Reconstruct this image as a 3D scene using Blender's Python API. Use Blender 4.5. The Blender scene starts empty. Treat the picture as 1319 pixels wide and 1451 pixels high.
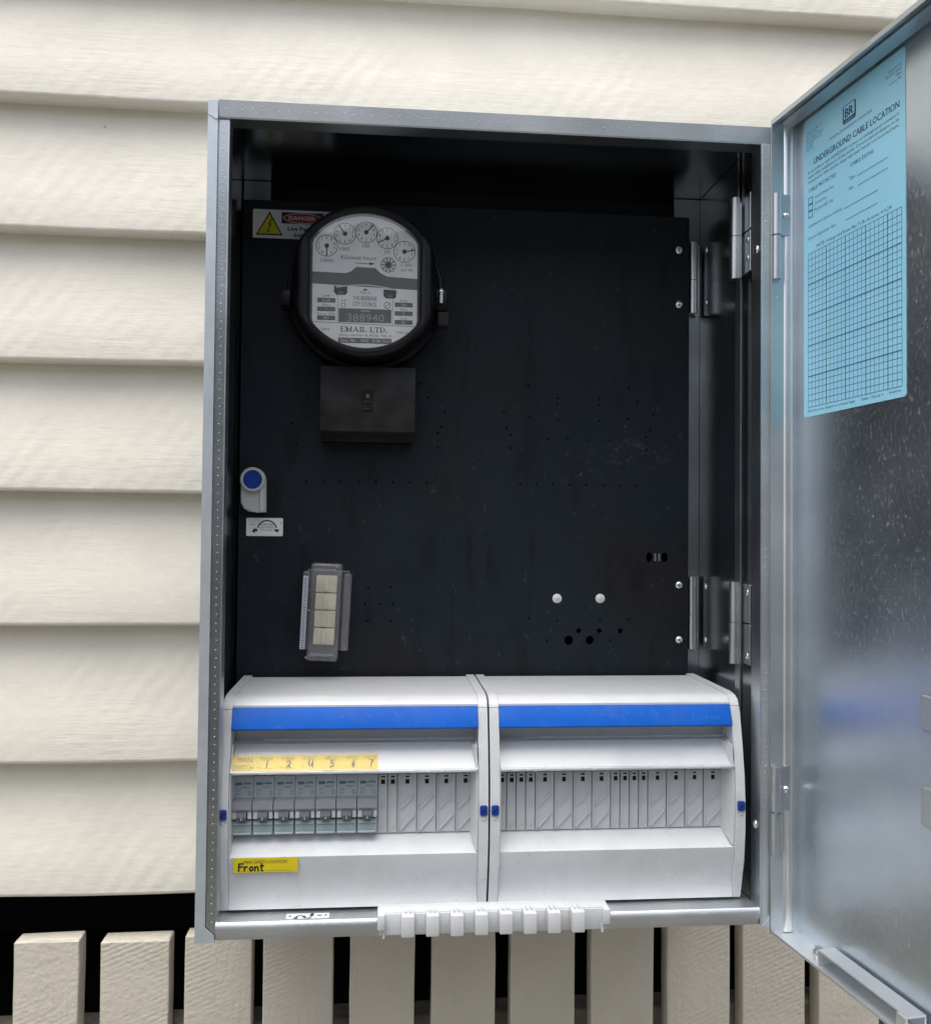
import bpy, bmesh, math, random
from mathutils import Matrix, Vector

random.seed(7)
scene = bpy.context.scene
C = scene.collection
PI = math.pi

# ---------------------------------------------------------------- camera
cam_data = bpy.data.cameras.new("camera")
cam = bpy.data.objects.new("camera", cam_data)
C.objects.link(cam)
scene.camera = cam
cam_data.sensor_fit = 'HORIZONTAL'
cam_data.sensor_width = 36.0
cam_data.lens = 36.0 * 1300.0 / 1319.0
cam_data.clip_start = 0.02
cam_data.clip_end = 300.0
yaw, pitch, roll = 0.0899, 0.0247, 0.0093
fw = Vector((math.sin(yaw) * math.cos(pitch), math.cos(yaw) * math.cos(pitch), math.sin(pitch)))
rt = fw.cross(Vector((0, 0, 1))).normalized()
up = rt.cross(fw)
r2 = rt * math.cos(roll) + up * math.sin(roll)
u2 = -rt * math.sin(roll) + up * math.cos(roll)
mw = Matrix((r2, u2, -fw)).transposed().to_4x4()
mw.translation = Vector((-0.0949, -0.7797, -0.0127))
cam.matrix_world = mw

# ---------------------------------------------------------------- world and sun (overcast daylight)
SUN_EL, SUN_AZ = math.radians(77), math.radians(-30)      # azimuth from -Y (towards the viewer), negative = viewer's left
world = bpy.data.worlds.new("World")
scene.world = world
world.use_nodes = True
wn = world.node_tree
wn.nodes.clear()
w_out = wn.nodes.new('ShaderNodeOutputWorld')
w_bg = wn.nodes.new('ShaderNodeBackground')
w_sky = wn.nodes.new('ShaderNodeTexSky')
w_hs = wn.nodes.new('ShaderNodeHueSaturation')
w_sky.sky_type = 'NISHITA'
w_sky.sun_disc = False
w_sky.sun_elevation = SUN_EL
sun_dir = Vector((math.sin(SUN_AZ) * math.cos(SUN_EL), -math.cos(SUN_AZ) * math.cos(SUN_EL), math.sin(SUN_EL)))
w_sky.sun_rotation = math.atan2(sun_dir.x, sun_dir.y)
w_sky.air_density = 1.0
w_sky.dust_density = 4.0
w_sky.ozone_density = 1.0
w_hs.inputs['Saturation'].default_value = 0.38
w_bg.inputs['Strength'].default_value = 0.15
wn.links.new(w_sky.outputs[0], w_hs.inputs['Color'])
wn.links.new(w_hs.outputs[0], w_bg.inputs['Color'])
wn.links.new(w_bg.outputs[0], w_out.inputs['Surface'])

sun_data = bpy.data.lights.new("sun", 'SUN')
sun_data.energy = 1.5
sun_data.angle = math.radians(60)
sun_data.color = (1.0, 0.96, 0.9)
sun = bpy.data.objects.new("sun", sun_data)
C.objects.link(sun)
sun.rotation_euler = sun_dir.to_track_quat('Z', 'Y').to_euler()

scene.view_settings.view_transform = 'Standard'
scene.view_settings.look = 'None'
scene.view_settings.exposure = 0.8
scene.view_settings.gamma = 1.0
scene.view_settings.use_curve_mapping = False


# ---------------------------------------------------------------- materials
def new_mat(name):
    m = bpy.data.materials.new(name)
    m.use_nodes = True
    return m, m.node_tree, m.node_tree.nodes['Principled BSDF']


def plain(name, col, rough=0.5, metal=0.0, bump=0.0, bscale=400, var=0.06, spec=0.5, dirt=0.0, dirt_col=(0.26, 0.25, 0.23)):
    m, nt, b = new_mat(name)
    b.inputs['Roughness'].default_value = rough
    b.inputs['Metallic'].default_value = metal
    b.inputs['Specular IOR Level'].default_value = spec
    tc = nt.nodes.new('ShaderNodeTexCoord')
    n = nt.nodes.new('ShaderNodeTexNoise')
    n.inputs['Scale'].default_value = 60
    n.inputs['Detail'].default_value = 5
    nt.links.new(tc.outputs['Object'], n.inputs['Vector'])
    r = nt.nodes.new('ShaderNodeValToRGB')
    r.color_ramp.elements[0].position = 0.3
    r.color_ramp.elements[1].position = 0.7
    r.color_ramp.elements[0].color = tuple(c * (1 - var) for c in col) + (1,)
    r.color_ramp.elements[1].color = tuple(min(1, c * (1 + var)) for c in col) + (1,)
    nt.links.new(n.outputs['Fac'], r.inputs['Fac'])
    last = r.outputs['Color']
    if dirt:
        for sc, p0, p1, k in ((26, 0.50, 0.66, 0.6), (210, 0.60, 0.67, 1.6)):
            dn = nt.nodes.new('ShaderNodeTexNoise')
            dn.inputs['Scale'].default_value = sc
            dn.inputs['Detail'].default_value = 8
            dn.inputs['Roughness'].default_value = 0.7
            nt.links.new(tc.outputs['Object'], dn.inputs['Vector'])
            dr = nt.nodes.new('ShaderNodeValToRGB')
            dr.color_ramp.elements[0].position = p0
            dr.color_ramp.elements[1].position = p1
            dr.color_ramp.elements[1].color = (dirt * k, dirt * k, dirt * k, 1)
            nt.links.new(dn.outputs['Fac'], dr.inputs['Fac'])
            dx = nt.nodes.new('ShaderNodeMix')
            dx.data_type = 'RGBA'
            nt.links.new(dr.outputs['Color'], dx.inputs['Factor'])
            nt.links.new(last, dx.inputs[6])
            dx.inputs[7].default_value = dirt_col + (1,)
            last = dx.outputs[2]
    nt.links.new(last, b.inputs['Base Color'])
    if bump:
        n2 = nt.nodes.new('ShaderNodeTexNoise')
        n2.inputs['Scale'].default_value = bscale
        n2.inputs['Detail'].default_value = 4
        nt.links.new(tc.outputs['Object'], n2.inputs['Vector'])
        bp = nt.nodes.new('ShaderNodeBump')
        bp.inputs['Strength'].default_value = bump
        bp.inputs['Distance'].default_value = 0.001
        nt.links.new(n2.outputs['Fac'], bp.inputs['Height'])
        nt.links.new(bp.outputs['Normal'], b.inputs['Normal'])
    return m


def galvanised(name, lo, hi, rough=(0.25, 0.42), speck=0.25, stretch=(1, 1, 0.25), scale=180, fine=0.12, srough=0.25):
    """zinc sheet: cloudy tone, fine streaky specks, uneven gloss"""
    m, nt, b = new_mat(name)
    b.inputs['Metallic'].default_value = 1.0
    tc = nt.nodes.new('ShaderNodeTexCoord')
    mp = nt.nodes.new('ShaderNodeMapping')
    mp.inputs['Scale'].default_value = stretch
    nt.links.new(tc.outputs['Object'], mp.inputs['Vector'])
    a = nt.nodes.new('ShaderNodeTexNoise')
    a.inputs['Scale'].default_value = 14
    a.inputs['Detail'].default_value = 6
    nt.links.new(tc.outputs['Object'], a.inputs['Vector'])
    s = nt.nodes.new('ShaderNodeTexNoise')
    s.inputs['Scale'].default_value = scale * 2
    s.inputs['Detail'].default_value = 3
    s.inputs['Roughness'].default_value = 0.7
    nt.links.new(mp.outputs['Vector'], s.inputs['Vector'])
    r = nt.nodes.new('ShaderNodeValToRGB')
    r.color_ramp.elements[0].position = 0.3
    r.color_ramp.elements[1].position = 0.72
    r.color_ramp.elements[0].color = lo + (1,)
    r.color_ramp.elements[1].color = hi + (1,)
    nt.links.new(a.outputs['Fac'], r.inputs['Fac'])
    sr = nt.nodes.new('ShaderNodeValToRGB')
    sr.color_ramp.elements[0].position = 0.56
    sr.color_ramp.elements[1].position = 0.72
    nt.links.new(s.outputs['Fac'], sr.inputs['Fac'])
    mx = nt.nodes.new('ShaderNodeMix')
    mx.data_type = 'RGBA'
    ml = nt.nodes.new('ShaderNodeMath')
    ml.operation = 'MULTIPLY'
    ml.inputs[1].default_value = speck
    nt.links.new(sr.outputs['Color'], ml.inputs[0])
    nt.links.new(ml.outputs[0], mx.inputs['Factor'])
    nt.links.new(r.outputs['Color'], mx.inputs[6])
    mx.inputs[7].default_value = (0.9, 0.93, 0.95, 1)
    nt.links.new(mx.outputs[2], b.inputs['Base Color'])
    rr = nt.nodes.new('ShaderNodeMapRange')
    rr.inputs['To Min'].default_value = rough[0]
    rr.inputs['To Max'].default_value = rough[1]
    nt.links.new(a.outputs['Fac'], rr.inputs['Value'])
    ad = nt.nodes.new('ShaderNodeMath')
    ad.operation = 'MULTIPLY_ADD'
    ad.inputs[1].default_value = srough
    nt.links.new(ml.outputs[0], ad.inputs[0])
    nt.links.new(rr.outputs['Result'], ad.inputs[2])
    nt.links.new(ad.outputs[0], b.inputs['Roughness'])
    bp = nt.nodes.new('ShaderNodeBump')
    bp.inputs['Strength'].default_value = fine
    bp.inputs['Distance'].default_value = 0.0006
    nt.links.new(s.outputs['Fac'], bp.inputs['Height'])
    nt.links.new(bp.outputs['Normal'], b.inputs['Normal'])
    return m


def sawn_paint(name, col, vertical=False, strength=0.5, ang=0.6, wscale=42.0, chatter=0.5, lump=90):
    """painted rough-sawn timber: slanting saw chatter plus fibres along the board"""
    m, nt, b = new_mat(name)
    b.inputs['Roughness'].default_value = 0.55
    b.inputs['Specular IOR Level'].default_value = 0.3
    tc = nt.nodes.new('ShaderNodeTexCoord')
    oi = nt.nodes.new('ShaderNodeObjectInfo')
    off = nt.nodes.new('ShaderNodeVectorMath')
    off.operation = 'MULTIPLY_ADD'
    cx = nt.nodes.new('ShaderNodeCombineXYZ')
    nt.links.new(oi.outputs['Random'], cx.inputs['X'])
    nt.links.new(oi.outputs['Random'], cx.inputs['Z'])
    off.inputs[1].default_value = (17.0, 0, 31.0)
    nt.links.new(cx.outputs[0], off.inputs[0])
    nt.links.new(tc.outputs['Object'], off.inputs[2])
    # saw chatter: distorted bands on a slant
    mp = nt.nodes.new('ShaderNodeMapping')
    mp.inputs['Rotation'].default_value = (0, ang, 0)
    nt.links.new(off.outputs[0], mp.inputs['Vector'])
    wv = nt.nodes.new('ShaderNodeTexWave')
    wv.bands_direction = 'X'
    wv.inputs['Scale'].default_value = wscale
    wv.inputs['Distortion'].default_value = 2.5
    wv.inputs['Detail'].default_value = 3
    wv.inputs['Detail Scale'].default_value = 1.6
    nt.links.new(mp.outputs[0], wv.inputs['Vector'])
    # patchiness of the chatter
    pn = nt.nodes.new('ShaderNodeTexNoise')
    pn.inputs['Scale'].default_value = 7
    pn.inputs['Detail'].default_value = 2
    nt.links.new(off.outputs[0], pn.inputs['Vector'])
    pr = nt.nodes.new('ShaderNodeValToRGB')
    pr.color_ramp.elements[0].position = 0.38
    pr.color_ramp.elements[1].position = 0.66
    nt.links.new(pn.outputs['Fac'], pr.inputs['Fac'])
    m1 = nt.nodes.new('ShaderNodeMath')
    m1.operation = 'MULTIPLY'
    nt.links.new(wv.outputs['Fac'], m1.inputs[0])
    nt.links.new(pr.outputs['Color'], m1.inputs[1])
    # fibres
    mf = nt.nodes.new('ShaderNodeMapping')
    mf.inputs['Scale'].default_value = (220, 220, 24) if vertical else (24, 220, 220)
    nt.links.new(off.outputs[0], mf.inputs['Vector'])
    fn = nt.nodes.new('ShaderNodeTexNoise')
    fn.inputs['Scale'].default_value = 1.0
    fn.inputs['Detail'].default_value = 6
    fn.inputs['Roughness'].default_value = 0.62
    nt.links.new(mf.outputs[0], fn.inputs['Vector'])
    # lumps of thick paint
    ln = nt.nodes.new('ShaderNodeTexNoise')
    ln.inputs['Scale'].default_value = lump
    ln.inputs['Detail'].default_value = 5
    nt.links.new(off.outputs[0], ln.inputs['Vector'])
    a1 = nt.nodes.new('ShaderNodeMath')
    a1.operation = 'MULTIPLY_ADD'
    a1.inputs[1].default_value = 0.65
    p2 = nt.nodes.new('ShaderNodeTexNoise')
    p2.inputs['Scale'].default_value = 9
    p2.inputs['Detail'].default_value = 4
    nt.links.new(mp.outputs[0], p2.inputs['Vector'])
    pm = nt.nodes.new('ShaderNodeMapRange')
    pm.inputs['From Min'].default_value = 0.35
    pm.inputs['From Max'].default_value = 0.65
    pm.inputs['To Min'].default_value = 0.25
    pm.inputs['To Max'].default_value = 1.3
    nt.links.new(p2.outputs['Fac'], pm.inputs['Value'])
    fm_ = nt.nodes.new('ShaderNodeMath')
    fm_.operation = 'MULTIPLY'
    nt.links.new(fn.outputs['Fac'], fm_.inputs[0])
    nt.links.new(pm.outputs['Result'], fm_.inputs[1])
    nt.links.new(fm_.outputs[0], a1.inputs[0])
    mc = nt.nodes.new('ShaderNodeMath')
    mc.operation = 'MULTIPLY'
    mc.inputs[1].default_value = chatter
    nt.links.new(m1.outputs[0], mc.inputs[0])
    nt.links.new(mc.outputs[0], a1.inputs[2])
    a2 = nt.nodes.new('ShaderNodeMath')
    a2.operation = 'MULTIPLY_ADD'
    a2.inputs[1].default_value = 0.8
    nt.links.new(ln.outputs['Fac'], a2.inputs[0])
    nt.links.new(a1.outputs[0], a2.inputs[2])
    bp = nt.nodes.new('ShaderNodeBump')
    bp.inputs['Strength'].default_value = strength
    bp.inputs['Distance'].default_value = 0.0016
    nt.links.new(a2.outputs[0], bp.inputs['Height'])
    nt.links.new(bp.outputs['Normal'], b.inputs['Normal'])
    # slight tone differences and dirt specks
    dn = nt.nodes.new('ShaderNodeTexNoise')
    dn.inputs['Scale'].default_value = 11
    dn.inputs['Detail'].default_value = 8
    dn.inputs['Roughness'].default_value = 0.65
    nt.links.new(off.outputs[0], dn.inputs['Vector'])
    r = nt.nodes.new('ShaderNodeValToRGB')
    r.color_ramp.elements[0].position = 0.3
    r.color_ramp.elements[1].position = 0.65
    r.color_ramp.elements[0].color = tuple(c * 0.9 for c in col) + (1,)
    r.color_ramp.elements[1].color = col + (1,)
    nt.links.new(dn.outputs['Fac'], r.inputs['Fac'])
    vo = nt.nodes.new('ShaderNodeTexVoronoi')
    vo.inputs['Scale'].default_value = 16
    nt.links.new(off.outputs[0], vo.inputs['Vector'])
    vr = nt.nodes.new('ShaderNodeValToRGB')
    vr.color_ramp.elements[0].position = 0.0
    vr.color_ramp.elements[0].color = (0.75, 0.75, 0.75, 1)
    vr.color_ramp.elements[1].position = 0.032
    vr.color_ramp.elements[1].color = (0, 0, 0, 1)
    nt.links.new(vo.outputs['Distance'], vr.inputs['Fac'])
    fxm = nt.nodes.new('ShaderNodeMix')
    fxm.data_type = 'RGBA'
    nt.links.new(vr.outputs['Color'], fxm.inputs['Factor'])
    nt.links.new(r.outputs['Color'], fxm.inputs[6])
    fxm.inputs[7].default_value = (0.16, 0.13, 0.09, 1)
    nt.links.new(fxm.outputs[2], b.inputs['Base Color'])
    return m


def clear(name, tint=(1, 1, 1), solid=0.25, col=(0.8, 0.82, 0.86), rough=0.12, gloss=0.025):
    m = bpy.data.materials.new(name)
    m.use_nodes = True
    nt = m.node_tree
    b = nt.nodes['Principled BSDF']
    b.inputs['Base Color'].default_value = col + (1,)
    b.inputs['Roughness'].default_value = rough
    t = nt.nodes.new('ShaderNodeBsdfTransparent')
    t.inputs['Color'].default_value = tint + (1,)
    n = nt.nodes.new('ShaderNodeTexNoise')
    n.inputs['Scale'].default_value = 45
    n.inputs['Detail'].default_value = 4
    tc = nt.nodes.new('ShaderNodeTexCoord')
    nt.links.new(tc.outputs['Object'], n.inputs['Vector'])
    mr = nt.nodes.new('ShaderNodeMapRange')
    mr.inputs['From Min'].default_value = 0.3
    mr.inputs['From Max'].default_value = 0.7
    mr.inputs['To Min'].default_value = solid * 0.8
    mr.inputs['To Max'].default_value = solid * 1.25
    nt.links.new(n.outputs['Fac'], mr.inputs['Value'])
    mx = nt.nodes.new('ShaderNodeMixShader')
    nt.links.new(mr.outputs['Result'], mx.inputs['Fac'])
    nt.links.new(t.outputs[0], mx.inputs[1])
    nt.links.new(b.outputs[0], mx.inputs[2])
    gl = nt.nodes.new('ShaderNodeBsdfGlossy')
    gl.inputs['Roughness'].default_value = rough
    fc = nt.nodes.new('ShaderNodeLayerWeight')
    pw = nt.nodes.new('ShaderNodeMath')
    pw.operation = 'POWER'
    pw.inputs[1].default_value = 4.0
    nt.links.new(fc.outputs['Facing'], pw.inputs[0])
    lw = nt.nodes.new('ShaderNodeMath')
    lw.operation = 'MULTIPLY_ADD'
    lw.inputs[1].default_value = 0.35
    lw.inputs[2].default_value = gloss
    nt.links.new(pw.outputs[0], lw.inputs[0])
    wb = nt.nodes.new('ShaderNodeTexNoise')
    wb.inputs['Scale'].default_value = 12
    nt.links.new(tc.outputs['Object'], wb.inputs['Vector'])
    bp = nt.nodes.new('ShaderNodeBump')
    bp.inputs['Strength'].default_value = 0.25
    bp.inputs['Distance'].default_value = 0.004
    nt.links.new(wb.outputs['Fac'], bp.inputs['Height'])
    nt.links.new(bp.outputs['Normal'], gl.inputs['Normal'])
    m2 = nt.nodes.new('ShaderNodeMixShader')
    nt.links.new(lw.outputs[0], m2.inputs['Fac'])
    nt.links.new(mx.outputs[0], m2.inputs[1])
    nt.links.new(gl.outputs[0], m2.inputs[2])
    nt.links.new(m2.outputs[0], nt.nodes['Material Output'].inputs['Surface'])
    return m


def dusty_panel(name):
    """blue-black painted panel with dusty scuffs, pale marks and dark smears"""
    m, nt, b = new_mat(name)
    tc = nt.nodes.new('ShaderNodeTexCoord')

    def noise(scale, detail, sc=(1, 1, 1), loc=(0, 0, 0), rg=0.6):
        mp = nt.nodes.new('ShaderNodeMapping')
        mp.inputs['Scale'].default_value = sc
        mp.inputs['Location'].default_value = loc
        nt.links.new(tc.outputs['Object'], mp.inputs['Vector'])
        n = nt.nodes.new('ShaderNodeTexNoise')
        n.inputs['Scale'].default_value = scale
        n.inputs['Detail'].default_value = detail
        n.inputs['Roughness'].default_value = rg
        nt.links.new(mp.outputs[0], n.inputs['Vector'])
        return n

    def ramp(n, p0, p1, c0, c1):
        r = nt.nodes.new('ShaderNodeValToRGB')
        r.color_ramp.elements[0].position = p0
        r.color_ramp.elements[1].position = p1
        r.color_ramp.elements[0].color = c0
        r.color_ramp.elements[1].color = c1
        nt.links.new(n.outputs['Fac'], r.inputs['Fac'])
        return r

    base = ramp(noise(9, 5), 0.35, 0.7, (0.0078, 0.0134, 0.0196, 1), (0.0110, 0.0174, 0.0245, 1))
    # brownish grime in patches
    g = ramp(noise(5, 6, loc=(3, 1, 4)), 0.48, 0.62, (0, 0, 0, 1), (1, 1, 1, 1))
    mx = nt.nodes.new('ShaderNodeMix')
    mx.data_type = 'RGBA'
    nt.links.new(g.outputs['Color'], mx.inputs['Factor'])
    nt.links.new(base.outputs['Color'], mx.inputs[6])
    mx.inputs[7].default_value = (0.0118, 0.0122, 0.0135, 1)
    # dark vertical smears
    d = ramp(noise(30, 4, (1, 1, 0.3), (7, 2, 1)), 0.54, 0.64, (0, 0, 0, 1), (0.55, 0.55, 0.55, 1))
    mx2 = nt.nodes.new('ShaderNodeMix')
    mx2.data_type = 'RGBA'
    nt.links.new(d.outputs['Color'], mx2.inputs['Factor'])
    nt.links.new(mx.outputs[2], mx2.inputs[6])
    mx2.inputs[7].default_value = (0.0035, 0.0042, 0.0055, 1)
    # dusty scratches
    w = ramp(noise(130, 6, (1, 1, 0.6), (5, 3, 2), 0.75), 0.625, 0.70, (0, 0, 0, 1), (0.3, 0.3, 0.3, 1))
    mx3 = nt.nodes.new('ShaderNodeMix')
    mx3.data_type = 'RGBA'
    nt.links.new(w.outputs['Color'], mx3.inputs['Factor'])
    nt.links.new(mx2.outputs[2], mx3.inputs[6])
    mx3.inputs[7].default_value = (0.16, 0.17, 0.17, 1)
    # one chalky scuff right of centre
    mp = nt.nodes.new('ShaderNodeMapping')
    mp.inputs['Location'].default_value = (-0.1610, 0.035, -0.4230)
    mp.vector_type = 'POINT'
    mp2 = nt.nodes.new('ShaderNodeMapping')
    mp2.inputs['Scale'].default_value = (20, 20, 48)
    mp2.inputs['Rotation'].default_value = (0, -0.7, 0)
    nt.links.new(tc.outputs['Object'], mp.inputs['Vector'])
    nt.links.new(mp.outputs[0], mp2.inputs['Vector'])
    gr = nt.nodes.new('ShaderNodeTexGradient')
    gr.gradient_type = 'SPHERICAL'
    nt.links.new(mp2.outputs[0], gr.inputs['Vector'])
    sc = ramp(noise(75, 8, (1, 1, 1.6), (1, 5, 2), 0.8), 0.52, 0.68, (0, 0, 0, 1), (0.9, 0.9, 0.9, 1))
    mm = nt.nodes.new('ShaderNodeMath')
    mm.operation = 'MULTIPLY'
    nt.links.new(gr.outputs['Fac'], mm.inputs[0])
    nt.links.new(sc.outputs['Color'], mm.inputs[1])
    mx4 = nt.nodes.new('ShaderNodeMix')
    mx4.data_type = 'RGBA'
    nt.links.new(mm.outputs[0], mx4.inputs['Factor'])
    nt.links.new(mx3.outputs[2], mx4.inputs[6])
    mx4.inputs[7].default_value = (0.14, 0.15, 0.155, 1)
    nt.links.new(mx4.outputs[2], b.inputs['Base Color'])
    b.inputs['Roughness'].default_value = 0.5
    b.inputs['Specular IOR Level'].default_value = 0.22
    return m


M = {}
M['wall'] = sawn_paint('cream_weatherboard_paint', (0.82, 0.782, 0.688), False, 0.45, -0.62, 17.0, 0.45, 75)
M['picket'] = sawn_paint('taupe_picket_paint', (0.64, 0.592, 0.50), True, 0.75, -1.2, 64.0, 0.22, 170)
M['galv'] = galvanised('galvanised_sheet', (0.50, 0.53, 0.56), (0.62, 0.65, 0.68), (0.28, 0.4))
M['galv_door'] = galvanised('galvanised_door_sheet', (0.62, 0.69, 0.765), (0.72, 0.78, 0.84), (0.28, 0.4), 0.42, (1, 1, 0.4), 215, 0.25, 0.6)
M['galv_liner'] = galvanised('galvanised_liner', (0.42, 0.45, 0.48), (0.55, 0.58, 0.61), (0.14, 0.26), 0.12, (1, 1, 1), 260, 0.06)
M['galv_matt'] = galvanised('galvanised_matt', (0.66, 0.69, 0.71), (0.80, 0.82, 0.84), (0.5, 0.62), 0.25, (1, 1, 1), 260)
M['galv_strip'] = galvanised('galvanised_strip', (0.42, 0.45, 0.465), (0.56, 0.59, 0.61), (0.2, 0.3), 0.16, (1, 1, 1), 220)
M['galv_floor'] = galvanised('galvanised_floor', (0.50, 0.53, 0.56), (0.68, 0.71, 0.73), (0.42, 0.6), 0.3, (1, 1, 1), 200, 0.3, 0.4)
M['galv_rim'] = galvanised('galvanised_rim', (0.52, 0.555, 0.57), (0.66, 0.69, 0.71), (0.38, 0.5), 0.18, (1, 1, 1), 220)
M['galv_grey'] = galvanised('grey_zinc', (0.30, 0.33, 0.34), (0.40, 0.43, 0.44), (0.38, 0.5), 0.15, (1, 1, 1), 300)
M['zinc_paint'] = plain('pale_zinc_coating', (0.56, 0.61, 0.655), 0.35, 0.55, 0.1, 700)
M['galv_hem'] = galvanised('galvanised_hem', (0.70, 0.73, 0.75), (0.82, 0.84, 0.86), (0.3, 0.42), 0.2, (1, 1, 1), 260)
M['steel'] = plain('bright_steel', (0.75, 0.76, 0.77), 0.22, 1.0)
M['hinge'] = galvanised('hinge_steel', (0.45, 0.47, 0.48), (0.66, 0.68, 0.69), (0.25, 0.4), 0.3, (1, 1, 1), 260)
M['brass'] = plain('dull_brass', (0.16, 0.15, 0.10), 0.45, 1.0)
M['panel'] = dusty_panel('blue_black_panel_paint')
M['void'] = plain('cavity_shade', (0.008, 0.008, 0.009), 0.9)  # near-black colour stands in for shade in cavity, recess and slots
M['bakelite'] = plain('black_bakelite', (0.0065, 0.0065, 0.008), 0.36, 0, 0.1, 900, 0.3, 0.3)
M['bakelite_dull'] = plain('dusty_black_bakelite', (0.017, 0.0172, 0.0178), 0.6, 0, 0.3, 700, 0.5, 0.3)
M['white'] = plain('white_abs_plastic', (0.60, 0.62, 0.635), 0.33, 0, 0.03, 900, 0.03, 0.5, 0.16)
M['white_bright'] = plain('bright_white_plastic', (0.60, 0.615, 0.63), 0.38, 0, 0, 0, 0.02, 0.5, 0.12)
M['blank'] = plain('pale_grey_blank_plastic', (0.52, 0.54, 0.56), 0.4, 0, 0, 0, 0.03)
M['blue'] = plain('blue_trim_plastic', (0.0, 0.10, 0.50), 0.4, 0, 0.05, 500, 0.08, 0.25, 0.10, (0.3, 0.4, 0.7))
M['blue_pale'] = plain('blue_relief_highlight', (0.002, 0.135, 0.56), 0.35)  # paler blue painted for the light on raised letters
M['navy'] = plain('navy_plastic', (0.01, 0.045, 0.30), 0.3)
M['breaker'] = plain('grey_breaker_case', (0.40, 0.45, 0.485), 0.35, 0, 0, 0, 0.05)
M['nose'] = plain('dark_grey_breaker_nose', (0.23, 0.245, 0.27), 0.35)
M['toggle'] = plain('black_toggle_plastic', (0.10, 0.105, 0.115), 0.3)
M['teal'] = plain('grey_green_terminal_shutter', (0.30, 0.385, 0.40), 0.25, 0, 0, 0, 0.08)
M['yellow'] = plain('yellow_vinyl', (0.62, 0.44, 0.004), 0.45, 0, 0, 0, 0.04)
M['yellow_dk'] = plain('mustard_vinyl', (0.60, 0.49, 0.012), 0.4, 0, 0, 0, 0.06)
M['sign_yellow'] = plain('sign_yellow', (0.65, 0.60, 0.02), 0.4)
M['sign_red'] = plain('sign_red', (0.42, 0.02, 0.045), 0.4)
M['ink'] = plain('black_ink', (0.012, 0.012, 0.014), 0.5)
M['ink_brown'] = plain('brown_ink', (0.045, 0.028, 0.006), 0.5)
M['ink_grey'] = plain('faded_ink', (0.06, 0.063, 0.067), 0.5)
M['ink_navy'] = plain('navy_ink', (0.02, 0.075, 0.14), 0.5)
M['ink_navy_thin'] = plain('thin_navy_ink', (0.05, 0.16, 0.27), 0.5)
M['ink_teal'] = plain('blue_grey_print', (0.06, 0.16, 0.23), 0.5)
M['serial_ink'] = plain('worn_serial_print', (0.34, 0.34, 0.35), 0.5)
M['ink_white'] = plain('white_print', (0.7, 0.7, 0.7), 0.5)
M['sky_vinyl'] = plain('sky_blue_vinyl', (0.36, 0.75, 0.95), 0.35, 0, 0, 0, 0.02)
M['label'] = plain('grey_white_label', (0.76, 0.77, 0.78), 0.45)
M['dial'] = plain('aged_white_dial', (0.82, 0.83, 0.84), 0.5, 0, 0, 0, 0.06)
M['dial_grey'] = plain('dark_grey_dial_slot', (0.10, 0.10, 0.105), 0.5)
M['latch'] = plain('grey_latch_plastic', (0.50, 0.51, 0.50), 0.4)
M['cream'] = plain('cream_terminal', (0.64, 0.60, 0.44), 0.4, 0, 0, 0, 0.12)
M['lilac'] = plain('lilac_label', (0.50, 0.50, 0.58), 0.45)
M['clear_flap'] = clear('clear_flap_plastic', (1, 1, 1), 0.03, (0.5, 0.51, 0.53), 0.07, 0.006)
M['clear_edge'] = clear('clear_plastic_edge', (0.95, 0.95, 0.96), 0.45, (0.55, 0.57, 0.60), 0.1)
M['clear_fuse'] = clear('clear_fuse_plastic', (0.95, 0.95, 0.97), 0.11, (0.70, 0.70, 0.73), 0.05, 0.06)
M['pane'] = clear('meter_glass', (1, 1, 1), 0.03, (0.6, 0.6, 0.6), 0.03, 0.06)
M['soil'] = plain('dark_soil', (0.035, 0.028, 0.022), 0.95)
M['ground'] = plain('yard_concrete', (0.15, 0.145, 0.13), 0.9, 0, 0.4, 60, 0.2)
M['timber_shade'] = plain('underfloor_shade_timber', (0.012, 0.011, 0.011), 0.95)  # near-black so the underfloor shade sits in the colour itself
M['sky_blocker'] = plain('grey_sky_blocker', (0.24, 0.245, 0.245), 0.9, 0, 0.3, 40, 0.2)  # for the added unseen wall that blocks low light
M['rail'] = plain('dark_rail_paint', (0.17, 0.155, 0.13), 0.8, 0, 0.5, 120, 0.35)  # rail toned darker than the pickets, with mottled variation

# ---------------------------------------------------------------- building helpers
WM = {}     # object name -> world matrix at build time


def thing(name, label, cat, loc=(0, 0, 0), mat=None, group=None):
    o = bpy.data.objects.new(name, None)
    o.empty_display_size = 0.02
    C.objects.link(o)
    m = mat if mat is not None else Matrix.Translation(Vector(loc))
    o.matrix_local = m
    WM[o.name] = m.copy()
    o['label'] = label
    o['category'] = cat
    if group:
        o['group'] = group
    return o


def link(name, bm, mat, parent=None, smooth=False, kind=None, label=None, world=None, shade_angle=None):
    """turn a bmesh drawn in world coordinates (or in the frame `world`) into an object"""
    me = bpy.data.meshes.new(name)
    m = world if world is not None else Matrix.Identity(4)
    if parent is not None and world is None:
        m = WM[parent.name]
        bm.transform(m.inverted())
    bmesh.ops.recalc_face_normals(bm, faces=bm.faces)
    bm.to_mesh(me)
    bm.free()
    if smooth:
        for p in me.polygons:
            p.use_smooth = True
        me.set_sharp_from_angle(angle=math.radians(40))
    me.materials.append(M[mat] if isinstance(mat, str) else mat)
    o = bpy.data.objects.new(name, me)
    C.objects.link(o)
    if parent is not None:
        o.parent = parent
        o.matrix_local = WM[parent.name].inverted() @ m
    else:
        o.matrix_local = m
    WM[o.name] = m.copy()
    if kind:
        o['kind'] = kind
    if label:
        o['label'] = label
    return o


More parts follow.
